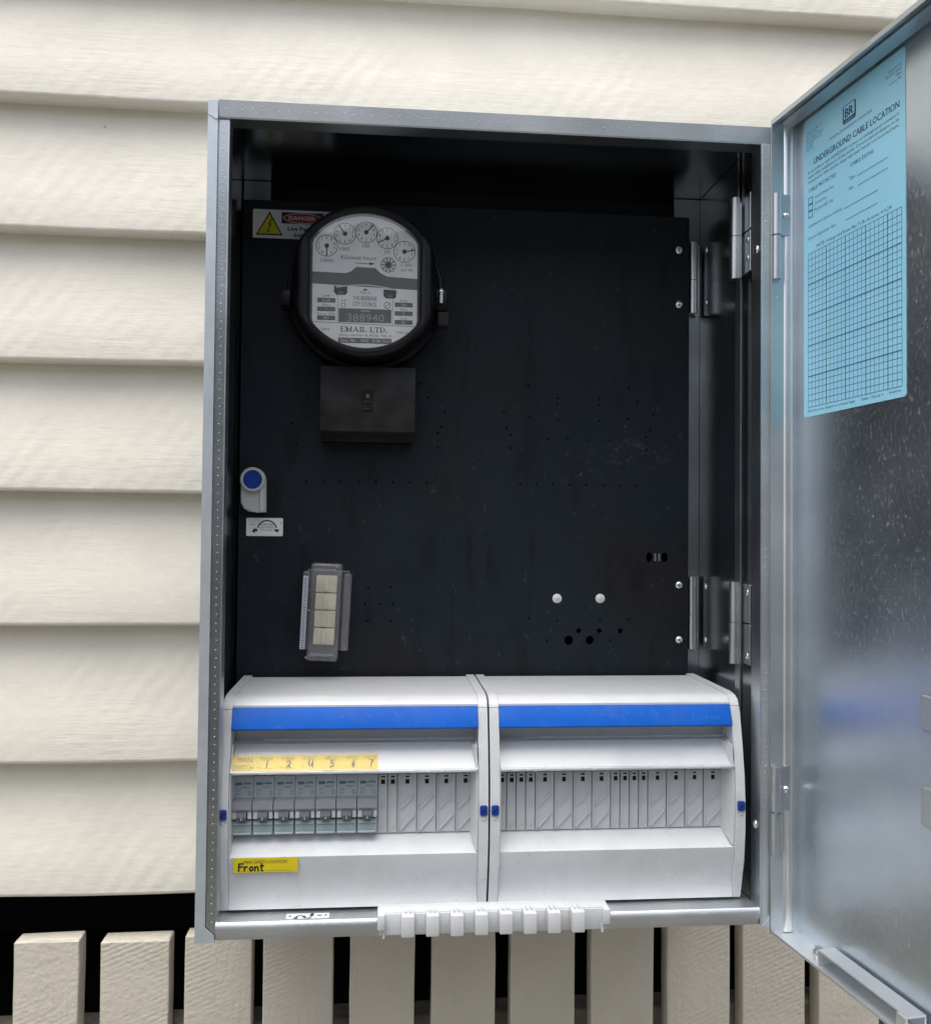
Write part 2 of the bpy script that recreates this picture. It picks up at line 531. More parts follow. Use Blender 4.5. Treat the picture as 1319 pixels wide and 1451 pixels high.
def box(bm, x0, x1, y0, y1, z0, z1, bev=0.0, seg=2, mat=None):
    r = bmesh.ops.create_cube(bm, size=1.0)
    vs = r['verts']
    for v in vs:
        v.co = Vector((x0 + (v.co.x + .5) * (x1 - x0), y0 + (v.co.y + .5) * (y1 - y0), z0 + (v.co.z + .5) * (z1 - z0)))
    if bev:
        es = list({e for v in vs for e in v.link_edges})
        rb = bmesh.ops.bevel(bm, geom=es, offset=bev, segments=seg, affect='EDGES', profile=0.5)
        vs = list({v for f in rb['faces'] for v in f.verts} | {v for v in vs if v.is_valid})
    if mat is not None:
        bmesh.ops.transform(bm, matrix=mat, verts=[v for v in vs if v.is_valid])
    return vs


def B(*a, **k):
    bm = bmesh.new()
    box(bm, *a, **k)
    return bm


def prism_x(bm, prof, x0, x1):
    """closed (y, z) outline pushed along x"""
    a = [bm.verts.new((x0, y, z)) for y, z in prof]
    b = [bm.verts.new((x1, y, z)) for y, z in prof]
    n = len(prof)
    for i in range(n):
        j = (i + 1) % n
        bm.faces.new((a[i], a[j], b[j], b[i]))
    bm.faces.new(a)
    bm.faces.new(b[::-1])
    return bm


def prism_y(bm, outline, y0, y1):
    """closed (x, z) outline pushed along y"""
    a = [bm.verts.new((x, y0, z)) for x, z in outline]
    b = [bm.verts.new((x, y1, z)) for x, z in outline]
    n = len(outline)
    for i in range(n):
        j = (i + 1) % n
        bm.faces.new((a[i], a[j], b[j], b[i]))
    bm.faces.new(a)
    bm.faces.new(b[::-1])
    return bm


def cyl(bm, p0, p1, r, n=16, r1=None):
    p0, p1 = Vector(p0), Vector(p1)
    q = (p1 - p0).to_track_quat('Z', 'Y')
    r1 = r if r1 is None else r1
    A = [bm.verts.new(p0 + q @ Vector((r * math.cos(2 * PI * i / n), r * math.sin(2 * PI * i / n), 0))) for i in range(n)]
    D = [bm.verts.new(p1 + q @ Vector((r1 * math.cos(2 * PI * i / n), r1 * math.sin(2 * PI * i / n), 0))) for i in range(n)]
    for i in range(n):
        j = (i + 1) % n
        bm.faces.new((A[i], A[j], D[j], D[i]))
    bm.faces.new(A[::-1])
    bm.faces.new(D)


def dome(bm, c, axis, r, h, n=14, rings=3):
    """low domed head (screw, rivet) at c pointing along axis"""
    q = Vector(axis).to_track_quat('Z', 'Y')
    c = Vector(c)
    prev = None
    for k in range(rings + 1):
        t = k / rings * PI / 2
        rr, hh = r * math.cos(t), h * math.sin(t)
        if k == rings:
            top = bm.verts.new(c + q @ Vector((0, 0, h)))
            for i in range(n):
                bm.faces.new((prev[i], prev[(i + 1) % n], top))
            break
        ring = [bm.verts.new(c + q @ Vector((rr * math.cos(2 * PI * i / n), rr * math.sin(2 * PI * i / n), hh))) for i in range(n)]
        if prev:
            for i in range(n):
                bm.faces.new((prev[i], prev[(i + 1) % n], ring[(i + 1) % n], ring[i]))
        prev = ring


def screw_head(name, c, axis, r, mat, parent, cross=True):
    bm = bmesh.new()
    dome(bm, c, axis, r, r * 0.55)
    o = link(name, bm, mat, parent, smooth=True)
    return o


def loft(bm, loops, cap0=True, cap1=True):
    rows = [[bm.verts.new(p) for p in lp] for lp in loops]
    n = len(rows[0])
    for a, b in zip(rows, rows[1:]):
        for i in range(n):
            j = (i + 1) % n
            bm.faces.new((a[i], a[j], b[j], b[i]))
    if cap0:
        bm.faces.new(rows[0][::-1])
    if cap1:
        bm.faces.new(rows[-1])


_font_cap = None


def glyphs(s, res=2):
    cu = bpy.data.curves.new('t', 'FONT')
    cu.body = s
    cu.resolution_u = res
    ob = bpy.data.objects.new('t', cu)
    me = bpy.data.meshes.new_from_object(ob)
    bpy.data.objects.remove(ob)
    bpy.data.curves.remove(cu)
    return me


class Sheet:
    """flat print laid out on a plane: local x to the right, z up, print proud of the sheet towards -y"""

    def __init__(self, frame, parent):
        self.f, self.parent, self.bm, self.names = frame, parent, {}, {}

    def get(self, ink):
        if ink not in self.bm:
            self.bm[ink] = bmesh.new()
        return self.bm[ink]

    def poly(self, ink, pts, lv=1):
        bm = self.get(ink)
        y = -0.00012 * lv
        bm.faces.new([bm.verts.new((p[0], y, p[1])) for p in pts])

    def rect(self, ink, x0, z0, x1, z1, lv=1):
        self.poly(ink, [(x0, z0), (x1, z0), (x1, z1), (x0, z1)], lv)

    def disc(self, ink, cx, cz, rx, rz=None, lv=1, n=24):
        rz = rx if rz is None else rz
        self.poly(ink, [(cx + rx * math.cos(2 * PI * i / n), cz + rz * math.sin(2 * PI * i / n)) for i in range(n)], lv)

    def arc(self, ink, cx, cz, r, w, a0=0, a1=360, lv=1, n=28):
        bm = self.get(ink)
        y = -0.00012 * lv
        prev = None
        for i in range(n + 1):
            a = math.radians(a0 + (a1 - a0) * i / n)
            p = (bm.verts.new((cx + (r - w / 2) * math.cos(a), y, cz + (r - w / 2) * math.sin(a))),
                 bm.verts.new((cx + (r + w / 2) * math.cos(a), y, cz + (r + w / 2) * math.sin(a))))
            if prev:
                bm.faces.new((prev[0], prev[1], p[1], p[0]))
            prev = p

    def line(self, ink, pts, w, lv=1):
        bm = self.get(ink)
        y = -0.00012 * lv
        for (x0, z0), (x1, z1) in zip(pts, pts[1:]):
            d = Vector((x1 - x0, z1 - z0))
            L = d.length or 1e-6
            d /= L
            n = Vector((-d.y, d.x)) * w / 2
            e = d * w * 0.3
            q = [(x0 - e.x + n.x, z0 - e.y + n.y), (x0 - e.x - n.x, z0 - e.y - n.y), (x1 + e.x - n.x, z1 + e.y - n.y), (x1 + e.x + n.x, z1 + e.y + n.y)]
            bm.faces.new([bm.verts.new((a, y, b)) for a, b in q])

    def frame(self, ink, x0, z0, x1, z1, w, lv=1):
        self.line(ink, [(x0, z0), (x1, z0), (x1, z1), (x0, z1), (x0, z0)], w, lv)

    def text(self, ink, s, x, z, h, width=None, align='L', lv=1, res=2, slant=0.0, bold=0.0):
        me = glyphs(s, res)
        bm = self.get(ink)
        if not me.vertices:
            return
        xs = [v.co.x for v in me.vertices]
        lo, hi = min(xs), max(xs)
        sc = h / 0.69
        sx = sc if width is None else width / max(hi - lo, 1e-6)
        w = (hi - lo) * sx
        ox = x - {'L': 0, 'C': w / 2, 'R': w}[align]
        y = -0.00012 * lv
        shifts = [(0, 0)] if not bold else [(-bold, 0), (bold, 0), (0, bold * .6), (0, -bold * .6)]
        for k, (bx, bz) in enumerate(shifts):
            vs = [bm.verts.new((ox + (v.co.x - lo) * sx + slant * v.co.y * sc + bx, y - 0.00001 * k, z + v.co.y * sc + bz)) for v in me.vertices]
            for p in me.polygons:
                try:
                    bm.faces.new([vs[i] for i in p.vertices])
                except ValueError:
                    pass
        bpy.data.meshes.remove(me)

    def flush(self, names):
        out = {}
        for ink, bm in self.bm.items():
            o = link(names.get(ink, 'lettering'), bm, ink, None, world=self.f)
            o.parent = self.parent
            o.matrix_local = WM[self.parent.name].inverted() @ self.f
            out[ink] = o
        self.bm = {}
        return out


def rounded_rect(x0, z0, x1, z1, r, n=4):
    pts = []
    for cx, cz, a in ((x1 - r, z0 + r, -90), (x1 - r, z1 - r, 0), (x0 + r, z1 - r, 90), (x0 + r, z0 + r, 180)):
        for i in range(n + 1):
            t = math.radians(a + 90 * i / n)
            pts.append((cx + r * math.cos(t), cz + r * math.sin(t)))
    return pts


def copy_tree(o, parent=None):
    c = o.copy()
    C.objects.link(c)
    if parent is not None:
        c.parent = parent
    WM[c.name] = WM[o.name].copy()
    for ch in list(o.children):
        copy_tree(ch, c)
    return c


# ================================================================ SETTING
GZ = -1.45                                    # ground level; zero is the middle of the box front
o = link('ground', B(-30, 30, -40, 40, GZ - 0.1, GZ), 'ground', kind='structure')

# space under the house, behind the battens; near-black surfaces deepen its shade
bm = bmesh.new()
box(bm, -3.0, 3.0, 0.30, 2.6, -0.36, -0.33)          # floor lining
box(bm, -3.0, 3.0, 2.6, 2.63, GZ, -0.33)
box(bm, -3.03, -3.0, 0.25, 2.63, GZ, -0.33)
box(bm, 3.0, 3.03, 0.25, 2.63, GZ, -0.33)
o = link('underfloor', bm, 'timber_shade', kind='structure')
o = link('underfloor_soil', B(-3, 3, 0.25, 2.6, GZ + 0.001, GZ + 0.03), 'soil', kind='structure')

# weatherboard wall: every board is a part
wall = thing('weatherboard_wall', 'cream painted timber weatherboard house wall behind the metal box', 'wall', (0, 0.2, -0.385))
zs = [-0.3850, -0.2495, -0.1092, 0.0285, 0.1637, 0.2995, 0.4385, 0.5730]
while zs[-1] < 2.4:
    zs.append(zs[-1] + 0.1365)


def weatherboard(z0, z1, x0, x1, seed):
    """lapped board: thick square butt at the foot, thin head tucked under the board above"""
    rnd = random.Random(seed)
    bm = bmesh.new()
    near = z0 < 0.8
    n = 90 if near else 14
    yb, yt = 0.1955, 0.2225
    h = z1 - z0 + 0.018
    rows = []
    ph = [rnd.uniform(0, 6) for _ in range(4)]
    for i in range(n + 1):
        x = x0 + (x1 - x0) * i / n
        j = 0.0006 * math.sin(x * 5 + ph[0]) + 0.0005 * math.sin(x * 17 + ph[1]) + rnd.uniform(-.0003, .0003)
        k = 0.0006 * math.sin(x * 4 + ph[2]) + 0.0004 * math.sin(x * 23 + ph[3])
        prof = [(yb + 0.0275, z0 + j), (yb + 0.0018 + k, z0 + j), (yb + 0.0004 + k, z0 + 0.0014 + j), (yb + k, z0 + 0.004 + j),
                (yb + k + 0.3 * (yt - yb), z0 + 0.3 * h), (yb + k + 0.65 * (yt - yb), z0 + 0.65 * h),
                (yt + k * .3, z0 + h), (yt + 0.008, z0 + h)]
        rows.append([(x, y, z) for y, z in prof])
    loft(bm, rows)
    return bm


for i in range(len(zs) - 1):
    link('weatherboard', weatherboard(zs[i], zs[i + 1], -3.0, 3.0, i), 'wall', wall, smooth=True)
link('wall_lining', B(-3.0, 3.0, 0.2320, 0.29, -0.33, 2.4), 'timber_shade', wall)

# added wall, unseen behind the camera, that closes off the low sky
o = link('sky_blocker_wall', B(-2.6, 14, -4.3, -4.1, GZ, 1.7), 'sky_blocker', kind='structure')

# picket skirt below the house
skirt = thing('picket_skirt', 'row of taupe painted rough sawn timber battens closing the space under the house', 'fence', (0, 0.2, GZ))
px = [(-0.4591, -0.3959, -.4272), (-0.3744, -0.3067, -.4295), (-0.2912, -0.2240, -.4262), (-0.2124, -0.1410, -.4250), (-0.1236, -0.0562, -.4262),
      (-0.0385, 0.0284, -.4255), (0.0449, 0.1137, -.4262), (0.1312, 0.1987, -.4250), (0.2142, 0.2828, -.4262), (0.2969, 0.3665, -.4258), (0.3824, 0.451, -.4262)]
for k in range(1, 14):
    px.append((0.3824 + 0.0855 * k, 0.451 + 0.0855 * k, -.426 + random.uniform(-.002, .002)))
    px.append((-0.4791 - 0.086 * k, -0.4125 - 0.086 * k, -.427 + random.uniform(-.002, .002)))


def picket(x0, x1, zt, seed):
    rnd = random.Random(seed)
    bm = bmesh.new()
    y0, y1 = 0.190 + rnd.uniform(-.001, .001), 0.212
    loops = []
    lean = rnd.uniform(-.002, .002)
    levels = [GZ + 0.12, -1.2, -1.0, -0.8] + [-0.7 + 0.035 * i for i in range(8)]
    levels = [l for l in levels if l < zt - 0.006] + [zt - 0.0012, zt]
    for i, z in enumerate(levels):
        d = 0.0009 if i == len(levels) - 1 else 0.0
        jx0, jx1, jy = (rnd.uniform(-.0004, .0004) for _ in range(3))
        sh = lean * (z - zt)
        a, b = x0 + jx0 + d + sh * .1, x1 + jx1 - d + sh * .1
        y = y0 + jy * .4 + d
        c = 0.0009
        loops.append([(a, y1, z), (a, y + c, z), (a + c, y, z), ((a + b) / 2, y - 0.0002, z), (b - c, y, z), (b, y + c, z), (b, y1, z)])
    top = loops[-1]
    loops[-1] = [(x, y, z + rnd.uniform(-.0009, .0009) + (x - x0) * rnd.uniform(-.004, .01)) for x, y, z in top]
    loft(bm, loops)
    return bm


for i, (a, b, zt) in enumerate(px):
    link('picket', picket(a, b, zt, 40 + i), 'picket', skirt)
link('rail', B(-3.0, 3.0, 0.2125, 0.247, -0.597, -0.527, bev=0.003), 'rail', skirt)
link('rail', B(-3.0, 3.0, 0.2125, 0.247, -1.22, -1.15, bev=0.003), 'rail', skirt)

# ================================================================ METER BOX
BOX = thing('meter_box', 'open galvanised steel electrical meter box mounted on the weatherboard wall', 'meter box', (0, 0.19, -0.351))
T = 0.0012
W2, H2, D = 0.245, 0.351, 0.190
IW = 0.2405                                     # inner half width
link('side_wall', B(-W2, -W2 + T, 0.0012, D, -H2, H2), 'galv_liner', BOX)
link('side_wall', B(W2 - T, W2, 0.0012, D, -H2, H2), 'galv_liner', BOX)
link('roof_panel', B(-W2 + T, W2 - T, 0.0012, D, H2 - T, H2), 'galv_liner', BOX)
bm = bmesh.new()
prism_x(bm, [(0.170, -0.3365), (0.008, -0.3365), (0.0035, -0.3350), (0.0010, -0.3352), (-0.0008, -0.3372), (-0.0012, -0.3410), (0.0016, -0.3462), (0.0030, -0.3500), (0.0040, -0.3510), (D, -0.3510), (D, -0.3365)],
        -W2 + 0.0165, W2 - 0.0095)
link('floor_panel', bm, 'galv_floor', BOX, smooth=True)
# back: sheet coloured near-black for the cavity's shade and the upright frame angles the swing panel closes on
link('back_panel', B(-W2 + T, W2 - T, D - 0.002, D, -H2 + T, H2 - T), 'void', BOX)
link('frame_upright', B(-0.2405, -0.2135, 0.1708, 0.1722, -0.3360, 0.3490), 'galv_liner', BOX)
link('frame_upright', B(0.2120, 0.2405, 0.1708, 0.1722, -0.3360, 0.3490), 'galv_liner', BOX)
link('liner_plate', B(-0.2438, -0.2420, 0.060, 0.170, -0.335, 0.3490), 'galv_liner', BOX)
link('liner_plate', B(0.2406, 0.2424, 0.066, 0.170, -0.335, 0.3490), 'galv_liner', BOX)

# front rim -----------------------------------------------------------
# left: pale outer flange with a mitred corner cover, then the pimpled inner strip
bm = bmesh.new()
prism_y(bm, [(-0.2450, -0.3510), (-0.2288, -0.3510), (-0.2296, -0.3455), (-0.2368, -0.3385), (-0.2368, 0.3505), (-0.2450, 0.3505)], -0.0008, 0.0010)
link('rim_flange', bm, 'zinc_paint', BOX)
bm = bmesh.new()
prism_y(bm, [(-0.2447, 0.3508), (-0.2366, 0.3508), (-0.2366, 0.3350), (-0.2382, 0.3350), (-0.2447, 0.3390)], -0.0017, -0.0008)
link('corner_cover', bm, 'zinc_paint', BOX)
bm = bmesh.new()
prism_x(bm, [(0.0022, -0.3500), (0.0034, -0.3500), (0.0034, 0.3368), (0.0022, 0.3368)], -0.2368, -0.2286)
bmesh.ops.recalc_face_normals(bm, faces=bm.faces)
link('rim_strip', bm, 'galv_strip', BOX)
link('rim_return', B(-0.2286, -0.2274, 0.0022, 0.018, -0.350, 0.3368), 'galv', BOX)
# top
bm = bmesh.new()
prism_x(bm, [(-0.0002, 0.3378), (0.0006, 0.3366), (0.0026, 0.3370), (0.0026, 0.3520), (0.0006, 0.3524), (-0.0022, 0.3512)], -0.2362, 0.2452)
link('rim_strip', bm, 'galv_rim', BOX)
link('rim_return', B(-0.2362, 0.2362, 0.0016, 0.020, 0.3372, 0.3384), 'galv', BOX)
# right
link('rim_strip', B(0.2368, 0.2449, 0.0, 0.0012, -0.3500, 0.3372, bev=0.0003), 'galv_rim', BOX)
link('rim_return', B(0.2358, 0.2368, 0.0003, 0.020, -0.3500, 0.3372), 'galv', BOX)
bm = bmesh.new()
prism_y(bm, [(0.2362, -0.3512), (0.2450, -0.3512), (0.2450, -0.3420), (0.2405, -0.3468)], -0.0012, -0.0002)
link('corner_cover', bm, 'zinc_paint', BOX)
# pimples pressed into the strips
bm = bmesh.new()


def pimples(bm, along, n, a0, a1, pos):
    for i in range(n):
        t = a0 + (a1 - a0) * i / (n - 1) + random.uniform(-.0008, .0008)
        x, y, z = pos(t, (i % 2) * 2 - 1)
        dome(bm, (x, y, z), (0, -1, 0), 0.0007, 0.0005, 6, 2)


pimples(bm, 'z', 92, -0.335, 0.325, lambda t, s: (-0.2322 + random.uniform(-.0004, .0004), 0.0022, t))
pimples(bm, 'x', 62, -0.232, 0.240, lambda t, s: (t, -0.0010, 0.3445 + s * 0.0006))
pimples(bm, 'z', 92, -0.335, 0.325, lambda t, s: (0.2402 + random.uniform(-.0004, .0004), 0.0, t))
link('rim_pimples', bm, 'galv_rim', BOX, smooth=True, kind='stuff')
# screws in the right rim return
screw_head('rim_screw', (0.2358, 0.0095, 0.2450), (-1, 0, 0), 0.0042, 'steel', BOX)
screw_head('rim_screw', (0.2358, 0.0110, -0.2660), (-1, 0, 0), 0.0042, 'steel', BOX)

# spare swing-panel hinges on the right wall with the tall folded edge between them
link('wall_fold', B(0.2346, 0.2406, 0.0548, 0.0560, -0.060, 0.232), 'hinge', BOX)
link('wall_fold', B(0.2346, 0.2358, 0.0440, 0.0546, -0.335, 0.300), 'galv', BOX)


def knuckle_hinge(x, y, z0, zm, z1, r, leaf, parent, name='hinge'):
    bm = bmesh.new()
    cyl(bm, (x, y, zm + .0004), (x, y, z1), r, 18)
    cyl(bm, (x, y, z0), (x, y, zm - .0004), r * 1.06, 18)
    cyl(bm, (x, y, z0 + .001), (x, y, z1 - .001), r * 0.55, 10)
    o = link(name, bm, 'hinge', parent, smooth=True)
    for l in leaf:
        bm = B(*l, bev=0.0004, seg=1)
        link('hinge_leaf', bm, 'hinge', o)
    return o


knuckle_hinge(0.2330, 0.0520, 0.2300, 0.2700, 0.3065, 0.0050, [(0.2376, 0.2400, 0.0280, 0.0500, 0.232, 0.270), (0.2376, 0.2400, 0.0280, 0.0500, 0.2715, 0.305)], BOX)
h2 = knuckle_hinge(0.2330, 0.0520, -0.1300, -0.0920, -0.0545, 0.0050, [(0.2376, 0.2400, 0.0280, 0.0500, -0.129, -0.0925), (0.2376, 0.2400, 0.0280, 0.0500, -0.091, -0.056)], BOX)
for z in (0.245, 0.262, -0.063, -0.121):
    screw_head('hinge_rivet', (0.2376, 0.034, z), (-1, 0, 0), 0.0030, 'steel', BOX)

# swing panel ----------------------------------------------------------
SMALL = [(0.0537, 0.1417), (0.0447, 0.1269), (0.084, 0.1296), (0.0841, 0.1231), (0.1281, 0.1301), (0.1282, 0.1234), (0.159, 0.1423), (0.1681, 0.1275), (0.0281, 0.1133), (0.0547, 0.1092), (0.0844, 0.1064), (0.128, 0.1068), (0.1582, 0.1098), (0.1854, 0.1141), (0.0312, 0.0974), (0.1821, 0.0978), (0.0355, 0.0906), (0.1778, 0.0909), (0.0736, 0.0867), (0.0951, 0.0868), (0.117, 0.0868), (0.1393, 0.0872), (0.0354, 0.0767), (0.1779, 0.0778), (0.0457, 0.0395), (0.0627, 0.0397), (0.0802, 0.04), (0.0976, 0.0398), (0.115, 0.0398), (0.1327, 0.0398), (0.15, 0.0398), (0.1673, 0.0398), (0.0556, -0.098), (0.0854, -0.1007), (0.13, -0.1007), (0.1602, -0.0983), (0.0746, -0.1209), (0.1414, -0.121), (-0.1718, 0.0395), (-0.1544, 0.0396), (-0.1371, 0.0396), (-0.1196, 0.0397), (-0.1023, 0.0397), (-0.0848, 0.0398), (-0.0675, 0.0398), (-0.0504, 0.0399), (-0.1086, -0.067), (-0.0858, -0.0669), (-0.1116, -0.0838), (-0.0972, -0.0842), (-0.0834, -0.0837), (-0.1088, -0.1008), (-0.0856, -0.1007), (-0.0497, 0.1272), (-0.0328, 0.1132), (-0.0591, 0.1091), (-0.0359, 0.0972), (-0.0399, 0.0909), (-0.0398, 0.0767), (-0.058, 0.1422), (-0.172, 0.1272), (-0.1869, 0.0977), (-0.1827, 0.0768)]
HOLES = [(x, z, .00115, .00115) for x, z in SMALL]
HOLES += [(0.1079, -0.1108, .0024, .0026), (0.1295, -0.1108, .0024, .0026), (0.1515, -0.1110, .0024, .0026), (0.0974, -0.1207, .0046, .0050), (0.1195, -0.1205, .0042, .0046),
          (0.1817, -0.0344, .0034, .0052), (0.1982, -0.0345, .0034, .0052)]


def panel_mesh(x0, x1, z0, z1, holes, y0, y1):
    cu = bpy.data.curves.new('p', 'CURVE')
    cu.dimensions = '2D'
    cu.fill_mode = 'BOTH'
    cu.extrude = (y1 - y0) / 2

    def spl(pts):
        s = cu.splines.new('POLY')
        s.points.add(len(pts) - 1)
        for p, q in zip(s.points, pts):
            p.co = (q[0], q[1], 0, 1)
        s.use_cyclic_u = True

    spl(rounded_rect(x0, z0, x1, z1, 0.002, 3))
    for hx, hz, rx, rz in holes:
        n = 10 if rx < .002 else 18
        spl([(hx + rx * math.cos(2 * PI * i / n), hz + rz * math.sin(2 * PI * i / n)) for i in range(n)])
    ob = bpy.data.objects.new('p', cu)
    me = bpy.data.meshes.new_from_object(ob)
    bm = bmesh.new()
    bm.from_mesh(me)
    bpy.data.objects.remove(ob)
    bpy.data.curves.remove(cu)
    bpy.data.meshes.remove(me)
    bm.transform(Matrix.Translation((0, (y0 + y1) / 2, 0)) @ Matrix.Rotation(PI / 2, 4, 'X'))
    return bm


PY = 0.1550
bm = panel_mesh(-0.2385, 0.2222, -0.330, 0.3240, HOLES, PY, PY + 0.0025)
panel = link('swing_panel', bm, 'panel', BOX)
link('panel_fold', B(0.2224, 0.2236, PY + .0003, PY + 0.014, -0.330, 0.324), 'panel', panel)
# pivot hinges at its right edge
for z0, zm, z1 in ((0.2230, 0.2580, 0.2985), (-0.1300, -0.0940, -0.0545)):
    knuckle_hinge(0.2290, 0.1580, z0, zm, z1, 0.0042, [(0.2318, 0.2380, 0.1640, 0.1656, z0, z1)], BOX, 'pivot_hinge')
    for z in ((z0 + 0.010, z1 - 0.010)):
        screw_head('wall_rivet', (0.2402, 0.150, z), (-1, 0, 0), 0.0034, 'steel', BOX)
for x, z in ((0.2124, 0.2891), (0.2126, 0.2316), (0.2137, -0.0632), (0.2139, -0.1204)):
    screw_head('screw', (x, PY, z), (0, -1, 0), 0.0042, 'steel', panel)
for x, z in ((0.0847, -0.0775), (0.1298, -0.0774)):
    bm = bmesh.new()
    cyl(bm, (x, PY, z), (x, PY - .0012, z), 0.0048, 18)
    dome(bm, (x, PY - .0012, z), (0, -1, 0), 0.0042, 0.0014)
    for a, b in ((.0022, .0005), (.0005, .0022)):
        box(bm, x - a, x + a, PY - .0029, PY - .0024, z - b, z + b)
    link('washer_screw', bm, 'ink_white', panel, smooth=True)
link('fixing_clip', B(0.1868, 0.1888, PY - .001, PY, -0.0385, -0.0305), 'galv_grey', panel)
link('fixing_clip', B(0.1912, 0.1930, PY - .001, PY, -0.0385, -0.0305), 'galv_grey', panel)

# quarter-turn latch: grey lug with a blue button
lx, lz = -0.2236, 0.0400
pts = [(lx - .0122, lz)] + [(lx + .0122 * math.cos(math.radians(180 - a)), lz + .0122 * math.sin(math.radians(180 - a))) for a in range(15, 181, 15)]
pts += [(lx + .0126, 0.0078), (lx + 0.004, 0.0074), (lx - 0.0040, 0.0084), (lx - .0090, 0.0115), (lx - .0118, 0.0170)]
bm = bmesh.new()
prism_y(bm, pts, PY - 0.0085, PY)
bmesh.ops.bevel(bm, geom=[e for e in bm.edges if all(abs(v.co.y - (PY - .0085)) < 1e-6 for v in e.verts)], offset=.0012, segments=2, affect='EDGES')
latch = link('latch', bm, 'latch', panel, smooth=True)
bm = bmesh.new()
loopsL = []
for rr, yy in ((.0122, PY - .0085), (.0122, PY - .0120), (.0112, PY - .0130), (.0094, PY - .0130), (.0094, PY - .0105)):
    loopsL.append([(lx + rr * math.cos(2 * PI * i / 32), yy, lz + rr * math.sin(2 * PI * i / 32)) for i in range(32)])
loft(bm, loopsL, True, False)
link('latch_ring', bm, 'latch', latch, smooth=True)
bm = bmesh.new()
cyl(bm, (lx, PY - .0088, lz), (lx, PY - .0118, lz), .0092, 32)
link('latch_button', bm, 'navy', latch, smooth=True)
bm = B(lx + .0072, lx + .0098, PY - .0102, PY - .0084, 0.0080, lz - 0.006, bev=.0006)
link('latch_rib', bm, 'white', latch)

# ---------------------------------------------------------------- door
TH = math.radians(-83)
DM = Matrix.Translation((0.268, 0.0, 0.0)) @ Matrix.Rotation(TH, 4, 'Z')       # local x along the door, -y is the inner face
DW, DZ, DF = 0.492, 0.3565, 0.021


def dlink(name, bm, mat, parent, smooth=False, **k):
    bm.transform(DM)
    return link(name, bm, mat, parent, smooth, **k)


def door_obj():
    me_bm = bmesh.new()
    box(me_bm, 0, DW, 0, 0.0012, -DZ, DZ)
    o = link('door', me_bm, 'galv_door', None, world=DM)
    o.parent = BOX
    o.matrix_local = WM[BOX.name].inverted() @ DM
    return o


door = door_obj()


def dpart(name, bm, mat, smooth=False, kind=None):
    o = link(name, bm, mat, None, smooth, kind, world=DM)
    o.parent = door
    o.matrix_local = Matrix.Identity(4)
    return o


# folded edges of the door tray
dpart('hinge_edge', B(-0.0012, 0, -0.0240, 0.0012, -DZ, DZ), 'galv_rim')
bm = bmesh.new()                                  # rolled hem along the hinge edge
prof = [(0.0, -0.0120), (0.0012, -0.0112), (0.0020, -0.0085), (0.0022, -0.0060), (0.0014, -0.0036), (0.0, -0.0026)]
a = [bm.verts.new((x, y, -DZ + .0012)) for x, y in prof]
b = [bm.verts.new((x, y, DZ - .0012)) for x, y in prof]
for i in range(len(prof) - 1):
    bm.faces.new((a[i], a[i + 1], b[i + 1], b[i]))
bm.faces.new(a)
bm.faces.new(b[::-1])
dpart('edge_hem', bm, 'galv_hem', True)
dpart('free_edge', B(DW, DW + 0.0012, -DF, 0.0012, -DZ, DZ), 'galv')
bm = bmesh.new()
box(bm, -0.0012, DW + .0012, -0.0235, 0.0012, DZ, DZ + 0.0012)
box(bm, -0.0012, DW, -0.0235, -0.0223, DZ - 0.0030, DZ)
dpart('top_edge', bm, 'galv')
bm = bmesh.new()
prism_x(bm, [(-0.0150, DZ - .0001), (-0.0150, DZ - .0016), (-0.0040, DZ - .0040), (-0.0010, DZ - .0001)], 0.0, DW)
dpart('top_stiffener', bm, 'galv')
bm = bmesh.new()
box(bm, -0.0012, DW + .0012, -0.0212, 0.0012, -DZ - 0.0012, -DZ)
box(bm, 0.0, DW, -0.0212, -0.0204, -DZ, -DZ + 0.0009)
dpart('bottom_edge', bm, 'galv_matt')
# stay channel riveted to the bottom edge
bm = bmesh.new()
box(bm, 0.0600, 0.1660, -0.0178, -0.0028, -DZ + .0112, -DZ + .0125)
box(bm, 0.0600, 0.0612, -0.0178, -0.0028, -DZ + .0004, -DZ + .0112)
box(bm, 0.0600, 0.1660, -0.0040, -0.0028, -DZ + .0004, -DZ + .0112)
box(bm, 0.1560, 0.1660, -0.0190, -0.0178, -DZ + .0004, -DZ + .0112)
dpart('stay_channel', bm, 'galv_matt')
bm = bmesh.new()
cyl(bm, (0.0500, -0.0105, -DZ), (0.0500, -0.0105, -DZ + .0095), .0030, 12)
cyl(bm, (0.0500, -0.0105, -DZ + .0030), (0.0500, -0.0105, -DZ + .0066), .0048, 6)
dpart('stay_bolt', bm, 'steel', True)
# door half of the hinges, plus box half
for z0, zm, z1 in ((0.2150, 0.2540, 0.2908), (-0.2885, -0.2510, -0.2122)):
    bm = bmesh.new()
    cyl(bm, (0.2482, -0.0042, zm + .0006), (0.2482, -0.0042, z1), .0042, 18)
    box(bm, 0.2490, 0.2612, -0.0036, -0.0024, zm + .0006, z1)
    bm.transform(DM.inverted())
    hk = dpart('door_hinge', bm, 'galv', True)
    bm = bmesh.new()
    cyl(bm, (0.2482, -0.0042, z0), (0.2482, -0.0042, zm - .0010), .0042, 18)
    cyl(bm, (0.2482, -0.0042, z0 + .001), (0.2482, -0.0042, z1 - .001), .0022, 10)
    link('box_hinge', bm, 'galv', BOX, smooth=True)
    bm = bmesh.new()
    dome(bm, (0.2572, -0.0036, (zm + z1) / 2 + (-.0005)), (0, -1, 0), 0.0030, 0.0022)
    bm.transform(DM.inverted())
    dpart('hinge_screw', bm, 'steel', True)
